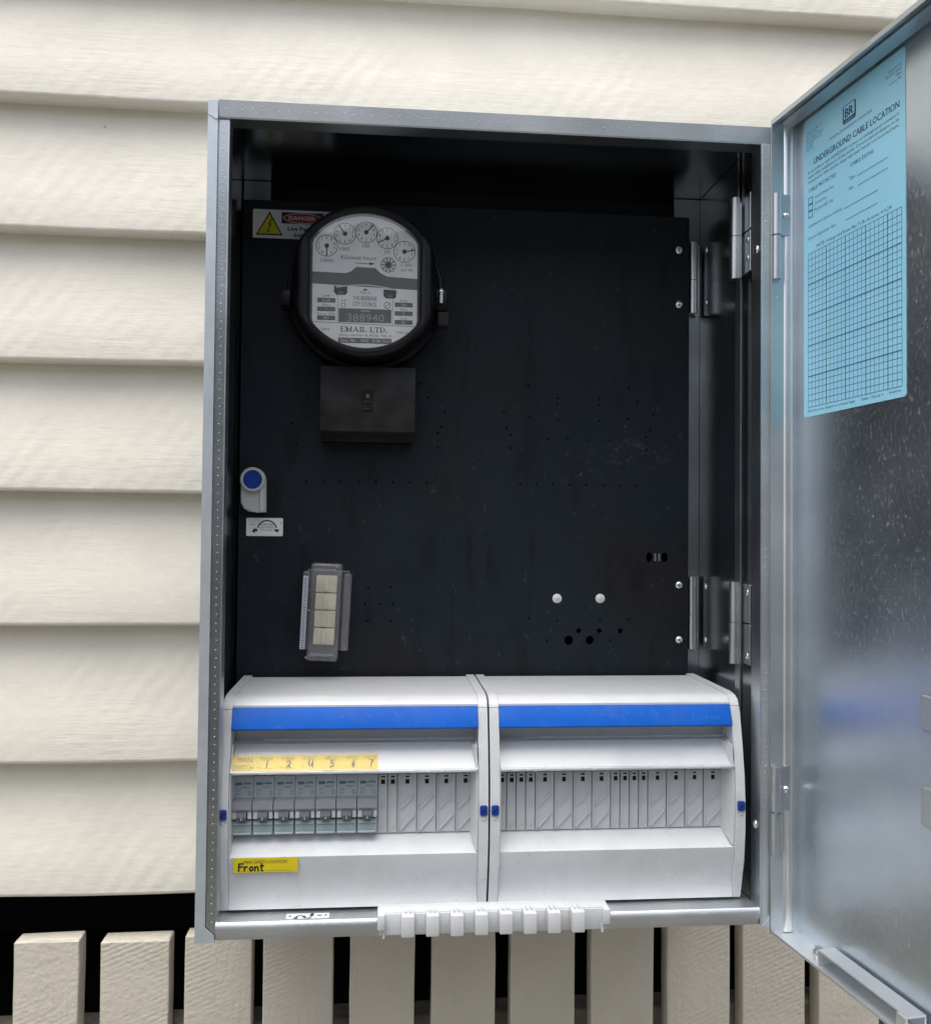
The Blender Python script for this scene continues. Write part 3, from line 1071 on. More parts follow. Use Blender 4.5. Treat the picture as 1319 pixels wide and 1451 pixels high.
for z in (0.2105, 0.1995):
    bm = bmesh.new()
    dome(bm, (0.2495, -0.0015, z), (0, -1, 0), 0.0016, 0.0010, 10)
    bm.transform(DM.inverted())
    dpart('edge_rivet', bm, 'ink_white', True)
# lock plates welded on the inner face
for z0, z1 in ((-0.1480, -0.1205), (-0.2145, -0.1845)):
    bm = bmesh.new()
    prism_y(bm, rounded_rect(0.1620, z0, 0.215, z1, 0.003), -0.0055, 0.0)
    bmesh.ops.bevel(bm, geom=[e for e in bm.edges if all(abs(v.co.y + .0055) < 1e-6 for v in e.verts)], offset=.0024, segments=3, affect='EDGES')
    dpart('lock_plate', bm, 'galv_floor', True)

# ================================================================ BLUE CABLE NOTICE ON THE DOOR
FW, FH = 0.1305, 0.2600
FM = DM @ Matrix.Translation((0.0133, -0.0001, 0.0917))
form = thing('cable_notice', 'sky blue underground cable location notice stuck inside the open door', 'notice', mat=FM)
bm = bmesh.new()
prism_y(bm, rounded_rect(0, 0, FW, FH, 0.0025), -0.0003, 0.0)
bk = link('backing', bm, 'sky_vinyl', None, world=FM)
bk.parent = form
bk.matrix_local = Matrix.Identity(4)
S = Sheet(FM @ Matrix.Translation((0, -0.0003, 0)), form)


def fu(u):
    return u * FW


def fv(v):
    return (1 - v) * FH


I1, I2 = 'ink_navy', 'ink_navy_thin'
# logo: rounded square with BR and a solid foot
S.poly(I1, rounded_rect(fu(.425), fv(.104), fu(.555), fv(.046), .0022))
S.poly('sky_vinyl', rounded_rect(fu(.437), fv(.0905), fu(.543), fv(.049), .0014), 2)
S.text(I1, 'BR', fu(.49), fv(.086), .0072, .0105, 'C', 3, bold=.0003)
S.text('sky_vinyl', 'breakers', fu(.49), fv(.101), .0016, .0105, 'C', 3)
S.text(I2, 'www.breakers.com.au', fu(.289), fv(.122), .0026, fu(.416), 'L')
S.text(I1, 'UNDERGROUND CABLE LOCATION', fu(.112), fv(.165), .0052, fu(.838), 'L', bold=.00012)
for k, t in enumerate(("In accordance with AS/NZS3000, service or underground consumer's",
                       "mains cable installation is shown below. Correct physical distance to be",
                       "measured as other electric mains may exist, but are not recorded here.")):
    S.text(I1, t, fu(.048), fv(.187 + .0165 * k), .0027, fu(.90), 'L', res=1)
for k, t in enumerate(('Select Carefully, etc.', 'PO Box, Unit', 'Street Name, Suburb', 'State and Postcode', 'Tel (07)', 'Fax (07)')):
    S.text(I2, t, fu(.031), fv(.050 + .0112 * k), .0020, None, 'L', res=1)
for k, t in enumerate(('Approved by', 'Electrical Safety', 'Office', 'Licence No.')):
    S.text(I2, t, fu(.973), fv(.046 + .0128 * k), .0020, None, 'R', res=1)
S.text(I1, 'CABLE DETAIL', fu(.500), fv(.250), .0030, fu(.226), 'L')
S.text(I2, 'Type', fu(.486), fv(.290), .0027, None, 'L')
S.text(I2, 'Size', fu(.486), fv(.321), .0027, None, 'L')
S.line(I2, [(fu(.571), fv(.2905)), (fu(.849), fv(.2905))], .0005)
S.line(I2, [(fu(.571), fv(.3215)), (fu(.849), fv(.3215))], .0005)
S.text(I1, 'CABLE PROTECTED', fu(.054), fv(.250), .0032, fu(.300), 'L')
for k, t in enumerate(('Service/mains fuse', 'Circuit fuse', 'Mechanically only')):
    S.frame(I1, fu(.053), fv(.290 + .0225 * k), fu(.098), fv(.270 + .0225 * k), .0007)
    S.text(I2, t, fu(.120), fv(.281 + .0215 * k), .0026, None, 'L', res=1)
S.text(I2, "Contractor's licence number", fu(.048), fv(.369), .0027, fu(.370), 'L', res=1)
S.line(I2, [(fu(.437), fv(.3700)), (fu(.760), fv(.3700))], .0005)
S.text(I2, 'Licence inspection date', fu(.048), fv(.409), .0027, fu(.304), 'L', res=1)
S.line(I2, [(fu(.450), fv(.4085)), (fu(.760), fv(.4085))], .0005)
S.text(I1, 'NOTE: Underground Route Plan To Be Accurate +/-0.2M', fu(.145), fv(.447), .0028, fu(.735), 'L', res=1)
gx0, gx1, gz0, gz1 = fu(.051), fu(.968), fv(.969), fv(.457)
for i in range(24):
    x = gx0 + (gx1 - gx0) * i / 23
    bold = i in (5, 10, 15, 20)
    S.line(I1 if bold else I2, [(x, gz0), (x, gz1)], .0007 if bold else .00045, 2 if bold else 1)
for i in range(26):
    z = gz0 + (gz1 - gz0) * i / 25
    bold = i in (5, 10, 15, 20)
    S.line(I1 if bold else I2, [(gx0, z), (gx1, z)], .0007 if bold else .00045, 3 if bold else 1)
S.text(I1, 'This notice to be displayed on consumer mains', fu(.043), fv(.985), .0022, fu(.50), 'L', res=1)
S.text(I1, 'Scale: 1 block =', fu(.605), fv(.985), .0024, fu(.20), 'L', res=1)
S.text(I1, 'metres', fu(.86), fv(.983), .0020, fu(.10), 'L', res=1)
for o in S.flush({I1: 'bold_lettering', I2: 'fine_lettering', 'sky_vinyl': 'logo_lettering'}).values():
    o['kind'] = 'stuff'

# ================================================================ ELECTRICITY METER
MX, MZ = -0.1143, 0.2285
meter = thing('electricity_meter', 'old black dial electricity meter with white face on the dark panel', 'electricity meter', (MX, PY, MZ))


def clipped(R, half, n=72, cx=MX, cz=MZ):
    """circle cut by two upright chords"""
    pts = []
    for i in range(n):
        a = 2 * PI * i / n
        x, z = R * math.cos(a), R * math.sin(a)
        if abs(x) > half:
            s = half / abs(x)
            x = math.copysign(half, x)
            # slide along the chord, keep the corners a touch soft
            zmax = math.sqrt(R * R - half * half)
            a2 = math.atan2(abs(z), math.sqrt(max(R * R - z * z, 0)))
            z = math.copysign(min(zmax, R * math.sin(a2)), z)
        pts.append((cx + x, cz + z))
    return pts


def loop3(pts, y):
    return [(x, y, z) for x, z in pts]


bm = bmesh.new()
loft(bm, [loop3(clipped(.0780, 1), PY), loop3(clipped(.0790, 1), PY - .004), loop3(clipped(.0790, 1), PY - .013), loop3(clipped(.0775, 1), PY - .016), loop3(clipped(.0735, 1), PY - .017)])
link('base', bm, 'bakelite', meter, smooth=True)
bm = bmesh.new()
yF = 0.0905
loft(bm, [loop3(clipped(.0742, 1), PY - .016), loop3(clipped(.0738, .073), PY - .030), loop3(clipped(.0738, .0675), PY - .048),
          loop3(clipped(.0733, .0648), yF + .0075), loop3(clipped(.0725, .0640), yF + .0030), loop3(clipped(.0700, .0615), yF + .0004), loop3(clipped(.0682, .0585), yF),
          loop3(clipped(.0660, .0545), yF + .0012), loop3(clipped(.0640, .0512), yF + .0048), loop3(clipped(.0634, .0498), yF + .0090)], True, False)
link('cover', bm, 'bakelite', meter, smooth=True)
bm = bmesh.new()
loft(bm, [loop3(clipped(.0662, .0535), yF + .0036), loop3(clipped(.0662, .0535), yF + .0044)])
link('glass', bm, 'pane', meter)
# lugs and sealing screws
bm = bmesh.new()
box(bm, MX - .0825, MX - .0715, .118, .142, MZ - .020, MZ - .004, bev=.002)
link('lug', bm, 'bakelite', meter, smooth=True)
bm = bmesh.new()
box(bm, MX + .0680, MX + .0800, .112, .142, MZ - .022, MZ + .000, bev=.002)
link('lug', bm, 'bakelite', meter, smooth=True)
bm = bmesh.new()
box(bm, MX + .0700, MX + .0815, .108, .130, MZ - .0375, MZ - .0235, bev=.002)
link('lug', bm, 'bakelite_dull', meter, smooth=True)
bm = bmesh.new()
cyl(bm, (MX + .0735, .108, MZ - .016), (MX + .0735, .108, MZ - .002), .0026, 12)
dome(bm, (MX + .0735, .1055, MZ - .005), (0, -1, 0), .003, .002)
link('seal_screw', bm, 'steel', meter, smooth=True)
# terminal block
bm = B(-0.1572, -0.0642, .1180, .1375, 0.0868, 0.1508, bev=.0015)
link('terminal_cover', bm, 'bakelite_dull', meter, smooth=True)
bm = B(-0.1562, -0.0650, .1340, PY, 0.0782, 0.1500, bev=.0015)
link('terminal_block', bm, 'bakelite', meter, smooth=True)
bm = B(-0.1172, -0.1052, .1173, .1185, 0.1065, 0.1275)
link('recess_shade', bm, 'void', meter)  # dark plate painting the shade of the recess round the screw
screw_head('terminal_screw', (-0.1110, .1173, 0.1215), (0, -1, 0), .0024, 'brass', meter)
bm = bmesh.new()
box(bm, -0.1154, -0.1066, .1163, .1173, 0.1150, 0.1170)
box(bm, -0.1154, -0.1066, .1163, .1173, 0.1080, 0.1095)
box(bm, -0.1142, -0.1130, .1161, .1173, 0.1095, 0.1150)
link('recess_clip', bm, 'bakelite_dull', meter)

# dial plate
YD = 0.0990
dm = Matrix.Translation((MX, YD, MZ))
bm = bmesh.new()
loft(bm, [loop3(clipped(.0650, .0515), YD + .001), loop3(clipped(.0650, .0515), YD)])
link('dial_plate', bm, 'dial', meter)
S = Sheet(dm, meter)
Q = 0.0001228 * 1.012


def fx(x):
    return (x - 648) * Q


def fz(z):
    return -(z - 640) * Q


DIALS = [(352, 368, 180, True), (490, 270, 125, False), (652, 253, 45, True), (815, 293, 205, False), (948, 393, 8, True)]
for k, (cx, cz, ang, rev) in enumerate(DIALS):
    S.arc('ink', fx(cx), fz(cz), 82 * Q, 5 * Q, n=32)
    for d in range(10):
        a = math.radians(90 + (36 * d if rev else -36 * d))
        S.text('ink', str(d), fx(cx) + 62 * Q * math.cos(a), fz(cz) + 62 * Q * math.sin(a) - 12 * Q, 24 * Q, None, 'C', res=1)
    a = math.radians({0: 270, 1: 128, 2: 45, 3: 207, 4: 10}[k])
    ca, sa = math.cos(a), math.sin(a)
    S.line('ink', [(fx(cx) - 10 * Q * ca, fz(cz) - 10 * Q * sa), (fx(cx) + 78 * Q * ca, fz(cz) + 78 * Q * sa)], 9 * Q, 3)
    S.disc('ink', fx(cx), fz(cz), 18 * Q, lv=3, n=14)
for t, x, z, w in (('10000', 355, 495, 95), ('1000', 490, 402, 75), ('100', 650, 372, 55), ('10', 815, 412, 36)):
    S.text('ink_grey', t, fx(x), fz(z), 28 * Q, w * Q, 'C')
S.text('ink_grey', 'Kilowatt hours', fx(462), fz(468), 32 * Q, 270 * Q, 'L')
S.line('ink', [(fx(572), fz(494)), (fx(690), fz(496))], 5 * Q)
S.poly('ink', [(fx(680), fz(484)), (fx(726), fz(496)), (fx(680), fz(508))])
S.disc('dial_grey', fx(825), fz(500), 60 * Q, lv=1, n=24)
for i in range(10):
    a0, a1 = math.radians(36 * i + 8), math.radians(36 * i + 26)
    S.poly('ink_white', [(fx(825) + r * Q * math.cos(a), fz(500) + r * Q * math.sin(a)) for r, a in ((26, a0), (56, a0 - .08), (56, a1 + .08), (26, a1))], 2)
S.disc('ink', fx(825), fz(500), 17 * Q, lv=3, n=12)
S.text('ink', '1', fx(928), fz(508), 26 * Q, None, 'L')
S.text('ink', 'kWh', fx(955), fz(508), 26 * Q, 52 * Q, 'L', res=1)
S.text('ink', 'per div', fx(925), fz(545), 26 * Q, 90 * Q, 'L', res=1)
# the slot with the disc
S.poly('dial_grey', [(fx(225), fz(662)), (fx(1062), fz(690)), (fx(1062), fz(603)), (fx(820), fz(592)), (fx(770), fz(570)), (fx(725), fz(528)), (fx(578), fz(524)), (fx(540), fz(560)), (fx(500), fz(575)), (fx(225), fz(570))])
for x0, x1, zz in ((412, 512, 745), (790, 888, 762)):
    S.poly('ink', [(fx(x0), fz(zz - 70)), (fx(x1), fz(zz - 66)), (fx(x1), fz(zz - 15)), (fx(x1 - 15), fz(zz)), (fx(x0 + 20), fz(zz)), (fx(x0), fz(zz - 20))])
    S.disc('dial_grey', fx((x0 + x1) / 2), fz(zz - 18), 26 * Q, 12 * Q, 2, 12)
prev = None
arcp = [(fx(430 + 45 * i), fz(686 - 26 * math.sin(PI * i / 10) + 0.6 * i)) for i in range(11)]
S.line('ink_white', arcp, 9 * Q, 3)
for side in ((400, 1), (900, -1)):
    for i in range(5):
        a = math.radians(200 + 25 * i)
        S.disc('ink', fx(side[0] + side[1] * (8 + 8 * i)), fz(715 + 10 * i), 4 * Q, lv=2, n=6)
S.poly('ink', [(fx(630), fz(706)), (fx(668), fz(706)), (fx(650), fz(688))], 2)
S.text('ink_grey', 'Phase A', fx(650), fz(730), 18 * Q, 76 * Q, 'C', res=1)
S.text('ink', 'THE BRISBANE', fx(648), fz(782), 32 * Q, 184 * Q, 'C')
S.text('ink', 'CITY COUNCIL', fx(648), fz(828), 32 * Q, 184 * Q, 'C')
S.text('ink_grey', 'A B', fx(483), fz(800), 22 * Q, 40 * Q, 'C')
S.frame('ink', fx(468), fz(838), fx(498), fz(812), 4 * Q)
S.arc('ink', fx(820), fz(815), 24 * Q, 5 * Q, n=16)
S.line('ink', [(fx(806), fz(828)), (fx(836), fz(800))], 4 * Q)
S.rect('dial_grey', fx(448), fz(955), fx(852), fz(848))
S.text('ink_white', 'SERIAL', fx(655), fz(872), 16 * Q, 76 * Q, 'C', 2, res=1)
S.text('serial_ink', '388940', fx(655), fz(946), 58 * Q, 285 * Q, 'C', 2)
for side, rows in ((285, (('AMP', '10-40'), ('Phase', '1'), ('Rev per kWh', '400'))), (878, (('Volts', '240'), ('Wire', '2'), ('Cycles', '50')))):
    for i, (t, v) in enumerate(rows):
        zz = 772 + 68 * i + (18 if side > 800 else 0)
        S.rect('dial_grey', fx(side), fz(zz + 35), fx(side + 138), fz(zz))
        S.text('ink', t, fx(side + 69), fz(zz - 6), 18 * Q, (132 if len(t) > 6 else 62) * Q, 'C', res=1)
        S.text('ink_white', v, fx(side + 69), fz(zz + 28), 20 * Q, None, 'C', 2, res=1)
S.line('ink_grey', [(fx(245), fz(958)), (fx(1040), fz(975))], 4 * Q)
S.line('ink_grey', [(fx(440), fz(770)), (fx(440), fz(958))], 3 * Q)
S.line('ink_grey', [(fx(862), fz(770)), (fx(862), fz(968))], 3 * Q)
# EMAIL LTD. in slab-serif capitals
SERIF = {'E': ([(0, 0, 0, 1)], [(0, 1, .6, 1), (0, .52, .45, .52), (0, 0, .62, 0), (.6, 1, .6, .78), (.62, 0, .62, .22)], .72),
         'M': ([(.12, 0, .12, 1), (.85, 0, .85, 1), (.12, 1, .48, .1)], [(.85, 1, .48, .1), (-.05, 0, .28, 0), (.68, 0, 1.02, 0), (-.05, 1, .12, 1), (.85, 1, 1.02, 1)], 1.12),
         'A': ([(.42, 1, .78, 0)], [(.42, 1, .08, 0), (.2, .35, .62, .35), (-.05, 0, .22, 0), (.62, 0, .95, 0)], .98),
         'I': ([(.15, 0, .15, 1)], [(0, 0, .3, 0), (0, 1, .3, 1)], .45),
         'L': ([(.1, 0, .1, 1)], [(-.05, 1, .28, 1), (-.05, 0, .62, 0), (.62, 0, .62, .25)], .74),
         'T': ([(.35, 0, .35, 1)], [(0, 1, .7, 1), (0, 1, 0, .78), (.7, 1, .7, .78), (.2, 0, .5, 0)], .82),
         'D': ([(.1, 0, .1, 1), (.68, .3, .68, .7)], [(-.05, 0, .4, 0), (-.05, 1, .4, 1), (.4, 0, .68, .3), (.4, 1, .68, .7)], .86),
         '.': ([(.08, .02, .08, .1)], [], .3), ' ': ([], [], .45)}
cx0 = 470
for ch in 'EMAIL LTD.':
    thick, thin, adv = SERIF[ch]
    for lines, w in ((thick, 7.5), (thin, 3.6)):
        for xa, za, xb, zb in lines:
            S.line('ink', [(fx(cx0 + 46 * xa), fz(1026 - 36 * za)), (fx(cx0 + 46 * xb), fz(1026 - 36 * zb))], w * Q, 2)
    cx0 += 46 * adv * 1.08
S.text('ink', 'SINGLE  WATTHOUR  METER  TYPE  M1', fx(655), fz(1064), 18 * Q, 405 * Q, 'C', res=1)
S.rect('dial_grey', fx(448), fz(1115), fx(855), fz(1074))
S.text('ink_white', 'Spec. No.   1002   D/48 0360', fx(655), fz(1106), 24 * Q, 380 * Q, 'C', 2, res=1)
S.text('ink_grey', 'Sydney', fx(350), fz(1020), 20 * Q, 64 * Q, 'C', res=1)
S.text('ink_grey', 'Melbourne', fx(945), fz(1032), 20 * Q, 96 * Q, 'C', res=1)
S.flush({'ink': 'dial_print', 'ink_grey': 'faint_print', 'dial_grey': 'dark_field', 'ink_white': 'white_print', 'serial_ink': 'serial_number'})

# ================================================================ DANGER STICKER
DX0, DX1, DZ0, DZ1 = -0.2288, -0.1500, 0.2853, 0.3145
dmx = Matrix.Translation((DX0, PY - .0001, DZ0))
dg = thing('danger_sticker', 'white danger sticker with yellow lightning triangle half hidden behind the round meter', 'warning sticker', mat=dmx)
bm = bmesh.new()
prism_y(bm, rounded_rect(0, 0, DX1 - DX0, DZ1 - DZ0, .0012), -.0003, 0)
bk = link('backing', bm, 'label', None, world=dmx)
bk.parent = dg
bk.matrix_local = Matrix.Identity(4)
S = Sheet(dmx @ Matrix.Translation((0, -.0003, 0)), dg)
S.poly('ink', [(.0030, .0030), (.0300, .0030), (.0166, .0272)])
S.poly('sign_yellow', [(.0052, .0044), (.0278, .0044), (.0166, .0244)], 2)
S.poly('ink', [(.0185, .0205), (.0150, .0135), (.0168, .0135), (.0150, .0065), (.0148, .0080), (.0138, .0085), (.0152, .0052), (.0170, .0078), (.0160, .0078), (.0186, .0150), (.0168, .0148), (.0196, .0205)][::-1], 3)
S.rect('ink', .0285, .0155, .0700, .0270)
S.disc('label', .0492, .0212, .0192, .0053, 2, 28)
S.disc('sign_red', .0492, .0212, .0185, .0047, 3, 28)
S.text('label', 'DANGER', .0492, .0193, .0038, .0265, 'C', 4, bold=.00015)
S.text('ink', 'Live Parts', .0350, .0082, .0044, None, 'L', bold=.0002)
S.text('ink', 'Inside', .0415, .0020, .0044, None, 'L', bold=.0002)
S.flush({'ink': 'lettering', 'sign_yellow': 'warning_triangle', 'sign_red': 'red_oval', 'label': 'white_lettering'})

# ================================================================ LATCH TURN STICKER
amx = Matrix.Translation((-0.2308, PY - .0001, -0.0160))
ar = thing('turn_arrow_sticker', 'small white sticker with curved black turning arrow below the blue latch', 'sticker', mat=amx)
bm = bmesh.new()
prism_y(bm, rounded_rect(0, 0, .0362, .0182, .0012), -.0003, 0)
bk = link('backing', bm, 'label', None, world=amx)
bk.parent = ar
bk.matrix_local = Matrix.Identity(4)
S = Sheet(amx @ Matrix.Translation((0, -.0003, 0)), ar)
S.arc('ink', .0205, .0062, .0094, .0013, 12, 168, n=24)
S.poly('ink', [(.0268, .0068), (.0330, .0068), (.0303, .0035)])
S.poly('ink', [(.0055, .0045), (.0085, .0085), (.0085, .0072), (.0110, .0072), (.0110, .0046), (.0085, .0046), (.0085, .0028)])
S.text('ink_grey', 'TURN', .0034, .0108, .0014, .0055, 'L', res=1)
for k, t in enumerate(('WITH KEY', 'CLOCKWISE', 'TO LOCK')):
    S.text('ink_grey', t, .0203, .0106 - .0028 * k, .0021, .0135 - .002 * (k == 2), 'C', res=1)
S.text('ink_grey', 'I', .0345, .0115, .003, None, 'C')
S.flush({'ink': 'arrow', 'ink_grey': 'lettering'})

# ================================================================ CLEAR SERVICE FUSE
fmx = Matrix.Translation((-0.1503, PY, -0.0893)) @ Matrix.Rotation(math.radians(2.4), 4, 'Y')
fuse = thing('fuse_holder', 'clear plastic covered fuse holder with cream insides at lower left of the dark panel', 'fuse holder', mat=fmx)


def fpart(name, bm, mat, smooth=False, label=None):
    o = link(name, bm, mat, None, smooth, world=fmx, label=label)
    o.parent = fuse
    o.matrix_local = Matrix.Identity(4)
    return o


fpart('back_plate', B(-.0205, .0215, -.004, 0, -.0400, .0400, bev=.001), 'clear_fuse')
fpart('cap', B(-.0152, .0150, -.036, -.006, -.0475, .0475, bev=.0028, seg=3), 'clear_fuse', True)
fpart('side_wing', B(-.0232, -.0168, -.024, -.003, -.0385, .0385, bev=.001), 'clear_fuse')
fpart('side_wing', B(.0165, .0242, -.020, -.003, -.0385, .0375, bev=.0012), 'clear_fuse')
fpart('wing_label', B(-.0226, -.0176, -.0246, -.0241, -.0375, .0340), 'lilac')
for k in range(4):
    z0 = -.0335 + .0172 * k
    bm = bmesh.new()
    box(bm, -.0100, .0100, -.0200, -.0045, z0 + .0004, z0 + .0166, bev=.0006)
    box(bm, -.0022, .0022, -.0225, -.0198, z0 + .0014, z0 + .0156, bev=.0008)
    box(bm, -.0100, -.0085, -.0215, -.0200, z0 + .001, z0 + .016)
    fpart('terminal', bm, 'cream', True)
S = Sheet(fmx @ Matrix.Translation((0, -.0247, 0)), fuse)
for k in range(30):
    zz = -.0360 + .0023 * k
    S.line('ink_grey', [(-.0215, zz), (-.0188 + random.uniform(-.0008, .0004), zz)], .0006)
S.flush({'ink_grey': 'wing_print'})
for z in (0.0015, -.0440, .0440):
    bm = bmesh.new()
    cyl(bm, (-.0150 if z < .04 else .010, -.0366, z), (-.0150 if z < .04 else .010, -.0350, z), .0012, 8)
    fpart('cap_pin', bm, 'steel', True)
fpart('cap_rib', B(-.0130, .0130, -.0372, -.0362, -.0010, .0002), 'clear_fuse')
fpart('cap_rib', B(-.0110, .0100, -.0374, -.0362, -.0420, -.0395), 'clear_fuse')
fpart('cap_rib', B(-.0110, .0100, -.0374, -.0362, .0400, .0425), 'clear_fuse')

# ================================================================ DISTRIBUTION BOARDS
COL = [(0.150, -0.1545), (0.050, -0.1552), (0.0380, -0.1562), (0.0315, -0.1590), (0.0285, -0.1635), (0.0262, -0.170), (0.0205, -0.195), (0.0150, -0.225),
       (0.0128, -0.250), (0.0132, -0.275), (0.0158, -0.300), (0.0235, -0.3345), (0.150, -0.3345)]
BODY = [(0.148, -0.1560), (0.050, -0.1563), (0.0390, -0.1568), (0.0335, -0.1590), (0.0305, -0.1622), (0.0305, -0.1640), (0.0330, -0.1640), (0.0330, -0.1810), (0.0480, -0.1810),
        (0.0480, -0.1950), (0.0380, -0.1975), (0.0380, -0.2760), (0.0215, -0.2872), (0.0168, -0.2880), (0.0178, -0.2940), (0.0205, -0.3050), (0.0228, -0.3150), (0.0238, -0.3230), (0.0232, -0.3290), (0.0215, -0.3335), (0.148, -0.3335)]
FLAP_T, FLAP_B = (0.0370, -0.1945), (0.0168, -0.2165)
fd = Vector((0, FLAP_B[0] - FLAP_T[0], FLAP_B[1] - FLAP_T[1]))
fl_len = fd.length
fdn = fd.normalized()
fnorm = Vector((0, fdn.z, -fdn.y))                     # towards the viewer
if fnorm.y > 0:
    fnorm = -fnorm


def flap_frame(x):
    """frame on the label flap: x right, z up along the flap, -y towards the viewer"""
    ex, ez, ey = Vector((1, 0, 0)), -fdn, -fnorm
    m = Matrix((ex, ey, ez)).transposed().to_4x4()
    m.translation = Vector((x, FLAP_B[0], FLAP_B[1]))
    return m


def blank_mesh(w, wide):
    h = .0515
    bm = bmesh.new()
    box(bm, .0003, w - .0003, -.0022, 0, 0, h, bev=.0004, seg=1)
    cx = w / 2
    # slot frame: a raised rim round a pocket with a small tab across its top
    sw, sh, rim = .0036, .0072, .0010
    z1 = h - .0014
    for a in ((cx - sw / 2 - rim, cx - sw / 2, z1 - sh - rim, z1 + rim), (cx + sw / 2, cx + sw / 2 + rim, z1 - sh - rim, z1 + rim),
              (cx - sw / 2, cx + sw / 2, z1, z1 + rim), (cx - sw / 2, cx + sw / 2, z1 - sh - rim, z1 - sh)):
        box(bm, a[0], a[1], -.0036, -.0021, a[2], a[3])
    box(bm, cx - sw / 2, cx + sw / 2, -.0034, -.0030, z1 - .0030, z1 - .0016)
    # raised upright edges and slanting ribs
    box(bm, .0003, .0011, -.0036, -.0021, .0005, h - .0005)
    if wide:
        for za, zb, xa, xb in ((.0215, .0325, .0030, .0138), (.0025, .0160, .0024, .0150)):
            d = Vector((xb - xa, 0, zb - za)).normalized()
            n = Vector((-d.z, 0, d.x)) * .0007
            p = [Vector((xa, 0, za)) - n, Vector((xb, 0, zb)) - n, Vector((xb, 0, zb)) + n, Vector((xa, 0, za)) + n]
            prism_y(bm, [(q.x, q.z) for q in p], -.0038, -.0021)
    else:
        for za in (.0225, .0040):
            prism_y(bm, [(.0030, za), (.0036, za - .0005), (.0064, za + .0028), (.0058, za + .0034)], -.0030, -.0021)
    me = bpy.data.meshes.new('blank_plate')
    bmesh.ops.recalc_face_normals(bm, faces=bm.faces)
    bm.to_mesh(me)
    bm.free()
    me.materials.append(M['blank'])
    bm = bmesh.new()
    box(bm, cx - sw / 2, cx + sw / 2, -.0026, -.0021, z1 - sh, z1)  # near-black sheet painting the shade inside the pocket
    ms = bpy.data.meshes.new('slot')
    bm.to_mesh(ms)
    bm.free()
    ms.materials.append(M['void'])
    return me, ms


HALF = 0.00856
BL_N, BL_W = blank_mesh(HALF, False), blank_mesh(HALF * 2, True)


